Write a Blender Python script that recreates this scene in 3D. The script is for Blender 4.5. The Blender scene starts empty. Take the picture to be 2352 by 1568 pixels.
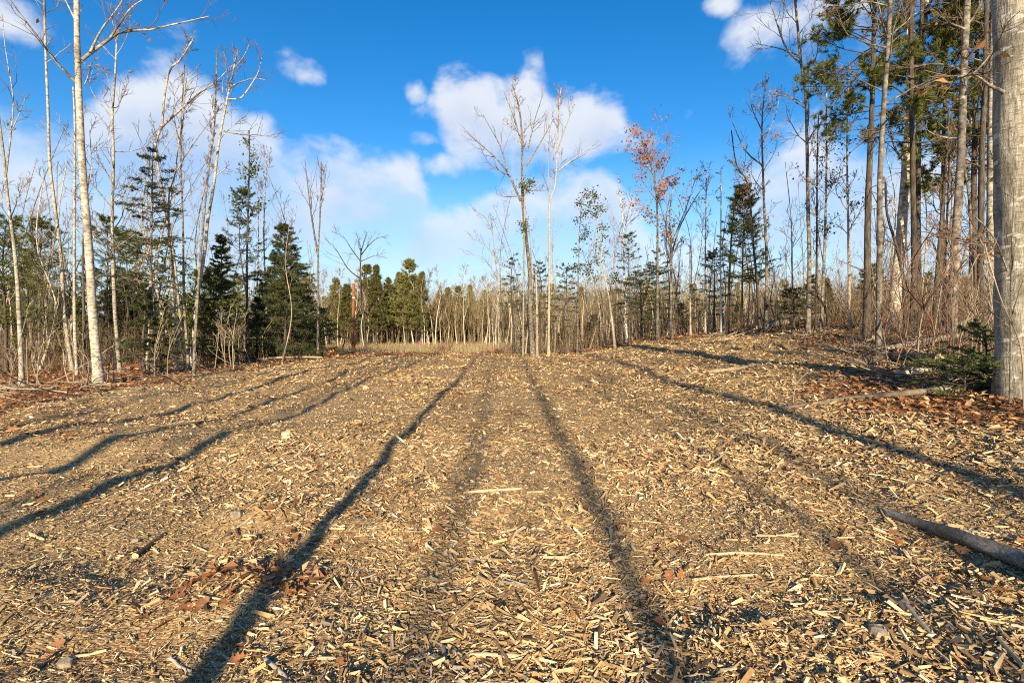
import bpy, math, random
import numpy as np
rng = np.random.default_rng(11)
random.seed(5)
R = math.radians
scene = bpy.context.scene
C = scene.collection

# ------------------------------------------------------------------ camera, sky, sun, exposure
CAM_H = 1.6
W0, HOR = 1176.0, 745.0            # half the width and the horizon row of a 2352 px wide copy of the photograph
SUN_EL = 19.0
cam_d = bpy.data.cameras.new('camera'); cam = bpy.data.objects.new('camera', cam_d); C.objects.link(cam)
cam.location = (0, 0, CAM_H); cam.rotation_euler = (R(90), 0, 0)
cam_d.lens = 18.0; cam_d.sensor_width = 36.0; cam_d.shift_y = -(784 - HOR) / 2352.0
cam_d.clip_start = 0.05; cam_d.clip_end = 4000
scene.camera = cam

world = bpy.data.worlds.new('World'); scene.world = world; world.use_nodes = True
sun_d = bpy.data.lights.new('sun', 'SUN'); sun = bpy.data.objects.new('sun', sun_d); C.objects.link(sun)
sun.rotation_euler = (R(90 - SUN_EL), 0, R(0.4)); sun.location = (0, -20, 30)
sun_d.energy = 5.0; sun_d.angle = R(0.53); sun_d.color = (1.0, 0.83, 0.56)
scene.view_settings.view_transform = 'Standard'; scene.view_settings.look = 'None'
scene.view_settings.gamma = 1.0; scene.view_settings.use_curve_mapping = False
scene.view_settings.exposure = 0.92
SKY_STRENGTH = 0.079
scene.cycles.max_bounces = 5; scene.cycles.diffuse_bounces = 3; scene.cycles.use_denoising = False; scene.cycles.pixel_filter_type = 'BLACKMAN_HARRIS'; scene.cycles.filter_width = 1.05
world.cycles.sampling_method = 'MANUAL'; world.cycles.sample_map_resolution = 256

# ---- sky with cumulus, laid out by azimuth and elevation
def px_dir(px, py):
    dx, dz = (px - W0) / W0, (HOR - py) / W0
    return math.atan(dx), math.atan2(dz, math.hypot(1, dx))

def build_world():
    nt = world.node_tree; N = nt.nodes; Lk = nt.links; N.clear()
    def node(t, **kw):
        n = N.new(t)
        for k, v in kw.items(): setattr(n, k, v)
        return n
    def inp(s, v):
        if hasattr(v, 'is_output'): Lk.new(v, s)
        else: s.default_value = v
    def m(op, a, b=0.0, c=None, clamp=False):
        n = node('ShaderNodeMath', operation=op, use_clamp=clamp)
        inp(n.inputs[0], a); inp(n.inputs[1], b)
        if c is not None: inp(n.inputs[2], c)
        return n.outputs[0]
    out = node('ShaderNodeOutputWorld'); bg = node('ShaderNodeBackground')
    sky = node('ShaderNodeTexSky', sky_type='NISHITA', sun_disc=False)
    sky.sun_elevation = R(SUN_EL); sky.sun_rotation = R(180); sky.altitude = 100
    sky.air_density = 1.0; sky.dust_density = 0.4; sky.ozone_density = 3.0
    hs = node('ShaderNodeHueSaturation'); hs.inputs['Saturation'].default_value = 1.36; hs.inputs['Value'].default_value = 1.30
    hs.inputs['Hue'].default_value = 0.503
    Lk.new(sky.outputs[0], hs.inputs['Color'])
    tc = node('ShaderNodeTexCoord'); sep = node('ShaderNodeSeparateXYZ'); Lk.new(tc.outputs['Generated'], sep.inputs[0])
    X, Y, Z = sep.outputs
    az = m('ARCTAN2', X, Y); el = m('ARCSINE', Z)
    # heaps of cumulus: each layer lies between a lower and an upper edge that vary with azimuth
    AZ0 = 0.92
    azn = m('MULTIPLY_ADD', az, 0.5 / AZ0, 0.5, clamp=True)
    def curve(pts):
        n = node('ShaderNodeFloatCurve'); c = n.mapping.curves[0]; n.mapping.use_clip = False
        pp = []
        for x, y in pts:
            a_, e_ = px_dir(x, y); pp.append((min(max(a_ * .5 / AZ0 + .5, 0), 1), e_))
        while len(c.points) < len(pp): c.points.new(.5, .5)
        for p, (u, v) in zip(c.points, pp): p.location = (u, v); p.handle_type = 'AUTO_CLAMPED'
        n.mapping.update(); inp(n.inputs['Value'], azn); return n.outputs[0]
    tops = [(curve(t), curve(b) if b else None) for t, b in LAYERS]
    comb = node('ShaderNodeCombineXYZ'); inp(comb.inputs[0], az); inp(comb.inputs[1], m('MULTIPLY', el, 1.3)); comb.inputs[2].default_value = 3.3
    def tex(sc, det, rg, off=0.0, dist=0.0):
        n = node('ShaderNodeTexNoise'); n.inputs['Scale'].default_value = sc; n.inputs['Detail'].default_value = det
        n.inputs['Roughness'].default_value = rg; n.inputs['Distortion'].default_value = dist
        if off:
            va = node('ShaderNodeVectorMath', operation='ADD'); Lk.new(comb.outputs[0], va.inputs[0]); va.inputs[1].default_value = (0, off, 0); Lk.new(va.outputs[0], n.inputs['Vector'])
        else: Lk.new(comb.outputs[0], n.inputs['Vector'])
        return n.outputs[0]
    big = tex(2.1, 2, .5)
    side = m('MULTIPLY', m('SUBTRACT', m('ABSOLUTE', az), 0.80), 6.0, clamp=True)
    def field(el_off, det):
        e = m('ADD', el, el_off); acc = None
        for t, b in tops:
            q = m('DIVIDE', m('SUBTRACT', t, e), .045)
            if b is not None: q = m('MINIMUM', q, m('DIVIDE', m('SUBTRACT', e, b), .055))
            acc = q if acc is None else m('MAXIMUM', acc, q)
        for (cx, cy, rx, ry, s_) in PUFFS:
            a_, ee = px_dir(cx, cy); k2 = 1176.0 * (1 + ((cx - W0) / W0) ** 2)
            du = m('MULTIPLY', m('SUBTRACT', az, a_), k2 / rx); dv = m('MULTIPLY', m('SUBTRACT', e, ee), k2 / ry)
            acc = m('MAXIMUM', acc, m('SUBTRACT', s_, m('ADD', m('MULTIPLY', du, du), m('MULTIPLY', dv, dv))))
        acc = m('MINIMUM', m('MAXIMUM', acc, -1.6), 2.0)
        ring = m('ADD', m('MULTIPLY', m('SUBTRACT', big, 0.5), 8.0), m('SUBTRACT', 0.9, m('MULTIPLY', e, 3.2)))   # all round the horizon
        acc = m('ADD', m('MULTIPLY', acc, m('SUBTRACT', 1.0, side)), m('MULTIPLY', m('MINIMUM', m('MAXIMUM', ring, -1.6), 2.0), side))
        return m('ADD', acc, det)
    fine = m('MULTIPLY', m('SUBTRACT', tex(11.0, 6, .54, 0, .2), .5), 4.2)
    soft = m('MULTIPLY', m('SUBTRACT', tex(8.0, 3, .5, .05), .5), 4.2)
    f0 = field(0.0, fine); f1 = field(0.045, soft)
    def sstep(v, a, b):
        n = node('ShaderNodeMapRange', interpolation_type='SMOOTHSTEP')
        inp(n.inputs['Value'], v); n.inputs['From Min'].default_value = a; n.inputs['From Max'].default_value = b
        return n.outputs['Result']
    dens = sstep(f0, -0.35, 1.15)
    shade = sstep(f1, -0.3, 2.6)          # deep cloud above -> grey belly
    cc = node('ShaderNodeMix', data_type='RGBA'); inp(cc.inputs['Factor'], shade)
    cc.inputs['A'].default_value = (5.7, 6.0, 6.5, 1); cc.inputs['B'].default_value = (4.0, 4.75, 6.0, 1)
    # haze towards the horizon whitens clouds and sky alike
    hz = sstep(el, 0.34, 0.02)
    hsk = node('ShaderNodeMix', data_type='RGBA'); inp(hsk.inputs['Factor'], m('MULTIPLY', hz, 0.62))
    Lk.new(hs.outputs[0], hsk.inputs['A']); hsk.inputs['B'].default_value = (4.3, 5.9, 7.0, 1)
    mx = node('ShaderNodeMix', data_type='RGBA')
    low = sstep(el, 0.40, 0.16)                       # the bank breaks up towards the horizon
    gap = m('SUBTRACT', 1.0, m('MULTIPLY', low, m('MULTIPLY', sstep(tex(7.0, 4, .55, .3), .40, .62), 0.62)))
    inp(mx.inputs['Factor'], m('MULTIPLY', m('MULTIPLY', dens, gap), m('SUBTRACT', 0.94, m('MULTIPLY', hz, 0.45))))
    Lk.new(hsk.outputs['Result'], mx.inputs['A']); Lk.new(cc.outputs['Result'], mx.inputs['B'])
    Lk.new(mx.outputs['Result'], bg.inputs['Color']); bg.inputs['Strength'].default_value = SKY_STRENGTH
    Lk.new(bg.outputs[0], out.inputs['Surface'])

LAYERS = [
    ([(-300, 300), (0, 255), (120, 290), (190, 230), (250, 165), (320, 125), (400, 110), (450, 135), (510, 195), (580, 245), (625, 285), (665, 335), (720, 338), (785, 315), (850, 350), (905, 345),
      (960, 370), (985, 425), (1040, 470), (1100, 440), (1200, 400), (1300, 380), (1395, 365), (1430, 420), (1480, 500), (1560, 545), (1660, 500), (1720, 380), (1790, 310), (1850, 285), (1930, 310), (2050, 350), (2200, 330), (2500, 300)], None),
    ([(900, 330), (985, 240), (1005, 185), (1030, 160), (1100, 160), (1160, 172), (1195, 158), (1240, 155), (1275, 190), (1310, 178), (1370, 182), (1415, 205), (1450, 265), (1500, 330), (1560, 400), (1700, 420)],
     [(900, 230), (985, 228), (1005, 262), (1040, 350), (1120, 395), (1200, 400), (1330, 390), (1440, 350), (1500, 290), (1560, 250), (1700, 230)]),
    ([(1500, 260), (1620, 160), (1655, 98), (1680, 62), (1720, 20), (1770, -30), (1850, -60), (1980, -80), (2300, -60)],
     [(1500, 60), (1620, 80), (1655, 106), (1700, 118), (1780, 135), (1860, 130), (1960, 110), (2100, 60), (2300, -20)]),
]
PUFFS = [(690, 150, 75, 45, .45), (957, 214, 30, 26, .5), (962, 320, 44, 20, .45), (1018, 384, 70, 32, .5), (1658, 14, 55, 28, .6), (30, 50, 150, 80, .45), (1580, 255, 26, 50, -.1)]
build_world()

# ------------------------------------------------------------------ helpers
def P(name, rough=0.85, spec=0.25):
    m = bpy.data.materials.new(name); m.use_nodes = True
    b = m.node_tree.nodes['Principled BSDF']; b.inputs['Roughness'].default_value = rough
    b.inputs['Specular IOR Level'].default_value = spec
    return m, m.node_tree, b
def nodes_of(nt):
    def node(t, **kw):
        n = nt.nodes.new(t)
        for k, v in kw.items(): setattr(n, k, v)
        return n
    return node, nt.links.new
def ramp(nt, fac, stops, interp='LINEAR'):
    r = nt.nodes.new('ShaderNodeValToRGB'); r.color_ramp.interpolation = interp
    e = r.color_ramp.elements
    while len(e) < len(stops): e.new(0.5)
    for i, (p, c) in enumerate(stops): e[i].position = p; e[i].color = (*c, 1)
    nt.links.new(fac, r.inputs[0]); return r.outputs[0]
def noise(nt, vec, scale, detail=4, rough=0.6, mapping=None):
    n = nt.nodes.new('ShaderNodeTexNoise'); n.inputs['Scale'].default_value = scale
    n.inputs['Detail'].default_value = detail; n.inputs['Roughness'].default_value = rough
    if mapping:
        mp = nt.nodes.new('ShaderNodeMapping'); mp.inputs['Scale'].default_value = mapping
        nt.links.new(vec, mp.inputs['Vector']); vec = mp.outputs[0]
    nt.links.new(vec, n.inputs['Vector']); return n.outputs[0]
def bump(nt, h, b, strength=0.5, dist=0.02):
    n = nt.nodes.new('ShaderNodeBump'); n.inputs['Strength'].default_value = strength; n.inputs['Distance'].default_value = dist
    nt.links.new(h, n.inputs['Height']); nt.links.new(n.outputs[0], b.inputs['Normal'])
def vary(nt, col, b, lo=0.75, hi=1.2):
    oi = nt.nodes.new('ShaderNodeObjectInfo'); mr = nt.nodes.new('ShaderNodeMapRange')
    mr.inputs['To Min'].default_value = lo; mr.inputs['To Max'].default_value = hi
    nt.links.new(oi.outputs['Random'], mr.inputs['Value'])
    hs = nt.nodes.new('ShaderNodeHueSaturation'); nt.links.new(mr.outputs[0], hs.inputs['Value']); nt.links.new(col, hs.inputs['Color'])
    nt.links.new(hs.outputs[0], b.inputs['Base Color'])

def mix(nt, fac, a, b_, mode='MIX'):
    n = nt.nodes.new('ShaderNodeMix'); n.data_type = 'RGBA'; n.blend_type = mode
    for s, v in ((n.inputs['Factor'], fac), (n.inputs['A'], a), (n.inputs['B'], b_)):
        if hasattr(v, 'is_output'): nt.links.new(v, s)
        else: s.default_value = v if isinstance(v, (int, float)) else (*v, 1)
    return n.outputs['Result']

M = {}
def bark(name, stops, mp, scale, spots=None, spot_mp=(3, 3, 26), lo=0.8, hi=1.15, bs=0.5):
    m, nt, b = P(name, 0.9, 0.15)
    tc = nt.nodes.new('ShaderNodeTexCoord').outputs['Object']
    n1 = noise(nt, tc, scale, 6, 0.65, mp)
    col = ramp(nt, n1, stops)
    if spots:
        n2 = noise(nt, tc, 1.6, 5, 0.7, spot_mp)
        msk = ramp(nt, n2, [(spots[1], (0, 0, 0)), (spots[1] + 0.06, (1, 1, 1))])
        col = mix(nt, msk, col, spots[0])
        n3 = noise(nt, tc, 0.9, 4, 0.6)
        msk3 = ramp(nt, n3, [(0.5, (0, 0, 0)), (0.72, (1, 1, 1))])
        col = mix(nt, msk3, col, tuple(c * 0.55 for c in spots[0]) if spots[0][0] < 0.3 else spots[2])
    vary(nt, col, b, lo, hi)
    bump(nt, n1, b, bs, 0.02); M[name] = m
bark('birch_bark', [(0.34, (.17, .14, .105)), (0.47, (.38, .325, .25)), (0.62, (.60, .55, .46))], (2.5, 2.5, 4), 4, ((.11, .09, .07), .575, (.30, .25, .18)), (3, 3, 14))
bark('white_bark', [(0.3, (.45, .41, .35)), (0.5, (.66, .62, .55)), (0.7, (.76, .73, .67))], (1, 1, 5), 5, ((.12, .10, .08), .60, (.5, .45, .4)))
bark('grey_bark', [(0.36, (.065, .054, .042)), (0.52, (.20, .17, .135)), (0.68, (.40, .355, .285))], (2, 2, 2), 4, ((.52, .48, .41), .62, (.2, .17, .13)), (2, 2, 9))
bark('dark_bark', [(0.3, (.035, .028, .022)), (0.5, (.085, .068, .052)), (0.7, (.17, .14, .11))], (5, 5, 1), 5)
bark('tan_bark', [(0.3, (.20, .165, .12)), (0.5, (.36, .30, .22)), (0.7, (.48, .42, .33))], (2, 2, 3), 4)
bark('twig_bark', [(0.3, (.10, .07, .05)), (0.7, (.24, .175, .12))], (1, 1, 1), 3)
bark('pale_twig', [(0.3, (.22, .17, .115)), (0.7, (.42, .34, .24))], (1, 1, 1), 3)
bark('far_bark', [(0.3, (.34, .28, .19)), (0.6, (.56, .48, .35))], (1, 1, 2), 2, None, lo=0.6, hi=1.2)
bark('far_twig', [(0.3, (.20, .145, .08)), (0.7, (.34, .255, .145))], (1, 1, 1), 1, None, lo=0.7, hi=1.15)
bark('log_bark', [(0.3, (.14, .11, .085)), (0.5, (.33, .27, .20)), (0.72, (.52, .44, .33))], (3, 3, 3), 5, ((.06, .05, .04), .62, (.36, .21, .10)), (6, 6, 6))
bark('old_wood', [(0.3, (.14, .12, .10)), (0.46, (.34, .30, .25)), (0.62, (.52, .48, .41))], (9, 9, 22), 3, ((.42, .28, .14), .60, (.10, .08, .065)), (5, 5, 9))

def foliage(name, a, c, lo=.7, hi=1.25, scale=2.2, rough=0.6, trans=0.25):
    m, nt, b = P(name, rough, 0.3)
    tc = nt.nodes.new('ShaderNodeTexCoord').outputs['Object']
    n1 = noise(nt, tc, scale, 3, 0.7); n2 = noise(nt, tc, scale * 9, 2, 0.6)
    col = ramp(nt, n1, [(0.32, a), (0.68, c)])
    col = mix(nt, n2, col, tuple(v * 1.5 for v in c))
    vary(nt, col, b, lo, hi)
    tr = nt.nodes.new('ShaderNodeBsdfTranslucent'); ms = nt.nodes.new('ShaderNodeMixShader'); ms.inputs[0].default_value = trans
    src = b.inputs['Base Color'].links[0].from_socket; nt.links.new(src, tr.inputs['Color'])
    nt.links.new(b.outputs[0], ms.inputs[1]); nt.links.new(tr.outputs[0], ms.inputs[2])
    nt.links.new(ms.outputs[0], nt.nodes['Material Output'].inputs['Surface'])
    M[name] = m
foliage('fir_needle', (.026, .036, .013), (.070, .084, .026))
foliage('pine_needle', (.045, .062, .015), (.125, .135, .030))
foliage('hemlock_needle', (.032, .050, .016), (.085, .10, .032))
foliage('bright_needle', (.07, .11, .025), (.17, .21, .06))
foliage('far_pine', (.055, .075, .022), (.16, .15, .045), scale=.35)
foliage('dead_leaf', (.20, .080, .028), (.40, .19, .075), scale=9, trans=.3)
foliage('oak_leaf_brown', (.11, .042, .020), (.25, .11, .048), scale=14, trans=.15)
foliage('tan_leaf', (.30, .19, .10), (.50, .35, .20), scale=9, trans=.2)
foliage('dark_litter', (.05, .03, .018), (.12, .07, .04), scale=9, trans=.1)
foliage('red_leaf', (.19, .060, .020), (.36, .15, .055), scale=5, trans=.3)
foliage('dry_grass', (.26, .19, .09), (.48, .37, .19), scale=4, trans=.2)

# ------------------------------------------------------------------ terrain
def vnoise(x, y, seed=0):
    x = np.asarray(x, float); y = np.asarray(y, float)
    xi = np.floor(x).astype(np.int64); yi = np.floor(y).astype(np.int64); xf = x - xi; yf = y - yi
    def h(a, b):
        n = (a * 374761393 + b * 668265263 + seed * 974634777) & 0x7fffffff
        n = ((n ^ (n >> 13)) * 1274126177) & 0x7fffffff
        return ((n ^ (n >> 16)) & 0xffff) / 65535.0
    u = xf * xf * (3 - 2 * xf); v = yf * yf * (3 - 2 * yf)
    return (h(xi, yi) * (1 - u) + h(xi + 1, yi) * u) * (1 - v) + (h(xi, yi + 1) * (1 - u) + h(xi + 1, yi + 1) * u) * v
def sst(a, b, x):
    t = np.clip((np.asarray(x, float) - a) / (b - a), 0, 1); return t * t * (3 - 2 * t)
MOUNDS = []    # (x, y, rx, ry, h)
def ground(x, y, fine=True):
    x = np.asarray(x, float); y = np.asarray(y, float)
    xr = x - 0.06 * np.clip(y, 0, 60)
    g = (sst(0.5, 7.5, xr) * 1.0 + 0.10 * np.clip(xr - 6, 0, 20)) * (1 - 0.75 * sst(24, 60, y)) * sst(-14, 0, y)
    s = np.clip(y - 28, 0, None); g = g - 1.75 * (1 - np.exp(-s / 25.0))
    g = g - 0.02 * np.clip(-x - 14, 0, 30)
    if fine:
        a = sst(-40, -2, y) * (1 - sst(40, 90, y))
        g = g + a * (0.16 * (vnoise(x * .35, y * .3, 1) - .5) + 0.15 * (vnoise(x * .95 + .3 * y, y * .55, 2) - .5)
                     + 0.085 * (vnoise(x * 2.3, y * 2.0, 3) - .5) + 0.035 * (vnoise(x * 7, y * 7, 4) - .5))
        for (mx, my, rx, ry, h) in MOUNDS:
            g = g + h * np.exp(-(((x - mx) / rx) ** 2 + ((y - my) / ry) ** 2))
    return g
def hit(px, py, tmax=60.0):
    dx, dz = (px - W0) / W0, (HOR - py) / W0
    t = np.linspace(1.0, tmax, 6000)
    d = CAM_H + dz * t - ground(dx * t, t)
    i = np.nonzero(d < 0)[0]
    k = t[i[0]] if len(i) else tmax
    return float(dx * k), float(k)
def at(px, py, depth):
    return np.array([(px - W0) / W0 * depth, depth, CAM_H + (HOR - py) / W0 * depth])
# little heaps of chips where the photograph shows steps and furrows
for (px, py, rx, ry, h) in [(820, 1215, .45, .16, .07), (1180, 1175, .35, .12, .05), (600, 1185, .5, .25, .10), (1040, 1005, .35, .3, .10), (900, 1035, .3, .25, .06),
                            (1780, 805, 1.2, .4, .14), (250, 1030, 1.0, .5, .12), (650, 1050, .5, .3, .07), (1300, 1190, .5, .15, .05), (500, 1350, .4, .3, .06), (1500, 1370, .35, .3, -.06), (160, 1120, .9, .5, .1)]:
    mx, my = hit(px, py); MOUNDS.append((mx, my, rx, ry, h))

# how much leaf litter lies at a place: outside the chipped clearing, and in patches inside it
EDGE = np.array([(-30, 2), (-10.8, 6.5), (-9.0, 8.8), (-9.4, 11.8), (-9.7, 15), (-9.8, 19.5), (-8.4, 22.5), (-6.0, 25.8), (-2.5, 29.5), (2, 29), (5.2, 25.8), (8.5, 22.5), (11.5, 18.5), (8.6, 14.0), (6.4, 10.2), (5.4, 7.6), (5.2, 5.6), (8, 2), (12, -3), (14, -40), (-30, -40)])
def inside_dist(x, y):
    x = np.asarray(x, float); y = np.asarray(y, float)
    ins = np.zeros(x.shape, bool); dm = np.full(x.shape, 1e9)
    for i in range(len(EDGE)):
        a, b = EDGE[i], EDGE[(i + 1) % len(EDGE)]
        c = ((a[1] > y) != (b[1] > y)) & (x < (b[0] - a[0]) * (y - a[1]) / (b[1] - a[1] + 1e-12) + a[0]); ins ^= c
        t = np.clip(((x - a[0]) * (b[0] - a[0]) + (y - a[1]) * (b[1] - a[1])) / ((b - a) @ (b - a)), 0, 1)
        dm = np.minimum(dm, np.hypot(x - a[0] - t * (b[0] - a[0]), y - a[1] - t * (b[1] - a[1])))
    return np.where(ins, dm, -dm)
def litter(x, y):
    d = inside_dist(x, y) + 1.6 * (vnoise(x * .8, y * .8, 7) - .5) + 0.8 * (vnoise(x * 3, y * 3, 8) - .5)
    base = 1 - sst(-.3, .7, d)
    patch = sst(.70, .84, vnoise(x * .9, y * .9, 21) * .6 + vnoise(x * 3.1, y * 3.1, 22) * .4)
    return np.clip(np.maximum(base, patch * .4), 0, 1)

# ------------------------------------------------------------------ mesh building
def mesh_np(name, verts, faces, mats, midx=None, smooth=True, attrs=None):
    """faces: list of int arrays (F,k)"""
    me = bpy.data.meshes.new(name)
    verts = np.asarray(verts, np.float32).reshape(-1, 3)
    me.vertices.add(len(verts)); me.vertices.foreach_set('co', verts.ravel())
    faces = [np.asarray(f, np.int32) for f in faces if len(f)]
    loops = np.concatenate([f.ravel() for f in faces]); tot = np.concatenate([np.full(len(f), f.shape[1], np.int32) for f in faces])
    me.loops.add(len(loops)); me.loops.foreach_set('vertex_index', loops)
    me.polygons.add(len(tot)); me.polygons.foreach_set('loop_start', np.concatenate([[0], np.cumsum(tot)[:-1]]).astype(np.int32))
    me.polygons.foreach_set('loop_total', tot)
    if midx is not None: me.polygons.foreach_set('material_index', np.asarray(midx, np.int32))
    me.polygons.foreach_set('use_smooth', np.full(len(tot), bool(smooth)))
    for m in mats: me.materials.append(m)
    if attrs:
        for k, v in attrs.items():
            v = np.asarray(v, np.float32)
            if v.ndim == 1: a = me.attributes.new(k, 'FLOAT', 'POINT'); a.data.foreach_set('value', v)
            else: a = me.attributes.new(k, 'FLOAT_COLOR', 'POINT'); a.data.foreach_set('color', v.ravel())
    me.update(calc_edges=True); return me
def link(name, me, parent=None, loc=None):
    o = bpy.data.objects.new(name, me); C.objects.link(o)
    if parent is not None: o.parent = parent
    if loc is not None: o.location = loc
    return o
def tag(o, label=None, cat=None, group=None, kind=None):
    for k, v in (('label', label), ('category', cat), ('group', group), ('kind', kind)):
        if v: o[k] = v
    return o
def empty(name, loc, label, cat, group=None):
    o = bpy.data.objects.new(name, None); C.objects.link(o); o.location = loc; o.empty_display_size = .3
    return tag(o, label, cat, group)
def copy_tree(o, loc, rz, sc=1.0, label=None, group=None, tilt=(0, 0)):
    r = o.copy(); C.objects.link(r); r.location = loc; r.rotation_euler = (tilt[0], tilt[1], rz); r.scale = (sc, sc, sc)
    if label: r['label'] = label
    if group: r['group'] = group
    for ch in o.children:
        c = ch.copy(); C.objects.link(c); c.parent = r
    return r

def nrm(v): return v / np.maximum(np.linalg.norm(v, axis=-1, keepdims=True), 1e-9)
def tube_arrays(Pt, Rd, S, off=0, rough=0.0):
    """Pt (B,N,3), Rd (B,N) -> verts, quads"""
    B, N = Pt.shape[:2]
    t = np.gradient(Pt, axis=1); t = nrm(t)
    mean = nrm(Pt[:, -1] - Pt[:, 0])
    ref = np.where(np.abs(mean[:, 2:3]) > .8, np.array([[1., 0, 0]]), np.array([[0, 0, 1.]]))[:, None, :]
    a = nrm(np.cross(t, np.broadcast_to(ref, t.shape))); b = np.cross(t, a)
    th = np.linspace(0, 2 * np.pi, S, endpoint=False)
    r = Rd[:, :, None, None]
    if rough: r = r * (1 + rough * rng.normal(size=(B, N, S, 1)))
    v = Pt[:, :, None, :] + r * (np.cos(th)[None, None, :, None] * a[:, :, None, :] + np.sin(th)[None, None, :, None] * b[:, :, None, :])
    base = (np.arange(B)[:, None, None] * N + np.arange(N - 1)[None, :, None]) * S
    k = np.arange(S)[None, None, :]; k2 = (k + 1) % S
    q = np.stack([base + k, base + k2, base + S + k2, base + S + k], -1).reshape(-1, 4) + off
    return v.reshape(-1, 3), q
def tubes(levels, sides):
    V, F, off = [], [], 0
    for (Pt, Rd), S in zip(levels, sides):
        if len(Pt) == 0: continue
        v, q = tube_arrays(Pt, Rd, S, off); V.append(v); F.append(q); off += len(v)
    return np.concatenate(V), np.concatenate(F)
def grow(start, d, L, r0, n, wob, up, taper=.25):
    Mn = len(start); pts = np.empty((Mn, n + 1, 3)); pts[:, 0] = start; d = nrm(d)
    for i in range(n):
        d = nrm(d + rng.normal(0, wob, (Mn, 3)) + np.array([0, 0, up])); pts[:, i + 1] = pts[:, i] + d * (L / n)[:, None]
    rad = r0[:, None] * np.linspace(1, taper, n + 1)[None]
    return pts, rad
def spawn(Pt, Rd, Ln, c, tr, ang, ratio, n, wob, up, rr, rmin, keep=1.0, taper=.3, flat=False):
    Mn, N = Pt.shape[:2]
    m = np.repeat(np.arange(Mn), c); t = rng.uniform(tr[0], tr[1], Mn * c)
    if keep < 1: s = rng.random(len(m)) < keep; m, t = m[s], t[s]
    idx = np.minimum(t * (N - 1), N - 1.001); i = idx.astype(int); f = (idx - i)[:, None]
    pos = Pt[m, i] * (1 - f) + Pt[m, i + 1] * f; tan = nrm(Pt[m, i + 1] - Pt[m, i]); rp = Rd[m, i] * (1 - f[:, 0]) + Rd[m, i + 1] * f[:, 0]
    if flat:
        v = np.cross(tan, [0, 0, 1.]) * rng.choice([-1, 1], (len(m), 1)) + rng.normal(0, .18, (len(m), 3))
    else: v = rng.normal(size=(len(m), 3))
    v = v - (v * tan).sum(-1, keepdims=True) * tan; v = nrm(v)
    a = R(1) * rng.normal(ang[0], ang[1], len(m))[:, None]
    d = np.cos(a) * tan + np.sin(a) * v
    L = Ln[m] * rng.uniform(ratio[0], ratio[1], len(m)) * (1.15 - .7 * t)
    r0 = np.maximum(rp * rr, rmin)
    Pn, Rn = grow(pos, d, L, r0, n, wob, up, taper)
    return Pn, np.maximum(Rn, rmin * .6), L, m
def path_resample(pts, n):
    pts = np.asarray(pts, float); s = np.concatenate([[0], np.cumsum(np.linalg.norm(np.diff(pts, axis=0), axis=1))])
    # Catmull-Rom through the points
    k = len(pts); tt = np.linspace(0, s[-1], n); out = []
    for t in tt:
        i = min(max(np.searchsorted(s, t) - 1, 0), k - 2); u = (t - s[i]) / max(s[i + 1] - s[i], 1e-9)
        p0, p1, p2, p3 = pts[max(i - 1, 0)], pts[i], pts[i + 1], pts[min(i + 2, k - 1)]
        out.append(.5 * ((2 * p1) + (-p0 + p2) * u + (2 * p0 - 5 * p1 + 4 * p2 - p3) * u * u + (-p0 + 3 * p1 - 3 * p2 + p3) * u ** 3))
    return np.array(out)
def leaf_quads(pos, size, spread=1.0, long=1.5):
    """curled leaf: two quads folded on the midrib; pos (n,3), size (n,)"""
    n = len(pos); d = nrm(rng.normal(size=(n, 3)) + np.array([0, 0, -.5])); s = nrm(np.cross(d, rng.normal(size=(n, 3)))); u = np.cross(d, s)
    sz = size[:, None]
    a = pos; e = pos + d * sz * long; mid = pos + d * sz * long * .5
    l = mid + s * sz * .45 + u * sz * .25; r = mid - s * sz * .45 + u * sz * .25
    v = np.stack([a, l, e, r], 1).reshape(-1, 3); b = np.arange(n)[:, None] * 4
    return v, np.concatenate([b + np.array([[0, 1, 2]]), b + np.array([[0, 2, 3]])])
def needles(Pt, per, ln, w, ang, jit=0.4, tr=(0, 1)):
    Mn, N = Pt.shape[:2]; m = np.repeat(np.arange(Mn), per); t = rng.uniform(tr[0], tr[1], len(m))
    idx = np.minimum(t * (N - 1), N - 1.001); i = idx.astype(int); f = (idx - i)[:, None]
    pos = Pt[m, i] * (1 - f) + Pt[m, i + 1] * f; tan = nrm(Pt[m, i + 1] - Pt[m, i])
    v = rng.normal(size=(len(m), 3)); v = nrm(v - (v * tan).sum(-1, keepdims=True) * tan)
    a = R(1) * rng.normal(ang, 12, len(m))[:, None]; d = np.cos(a) * tan + np.sin(a) * v
    L = ln * rng.uniform(1 - jit, 1 + jit, (len(m), 1)); s = nrm(np.cross(d, rng.normal(size=d.shape))) * w * .5
    v = np.stack([pos - s, pos + s, pos + d * L], 1).reshape(-1, 3)
    return v, np.arange(len(v)).reshape(-1, 3)

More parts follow.
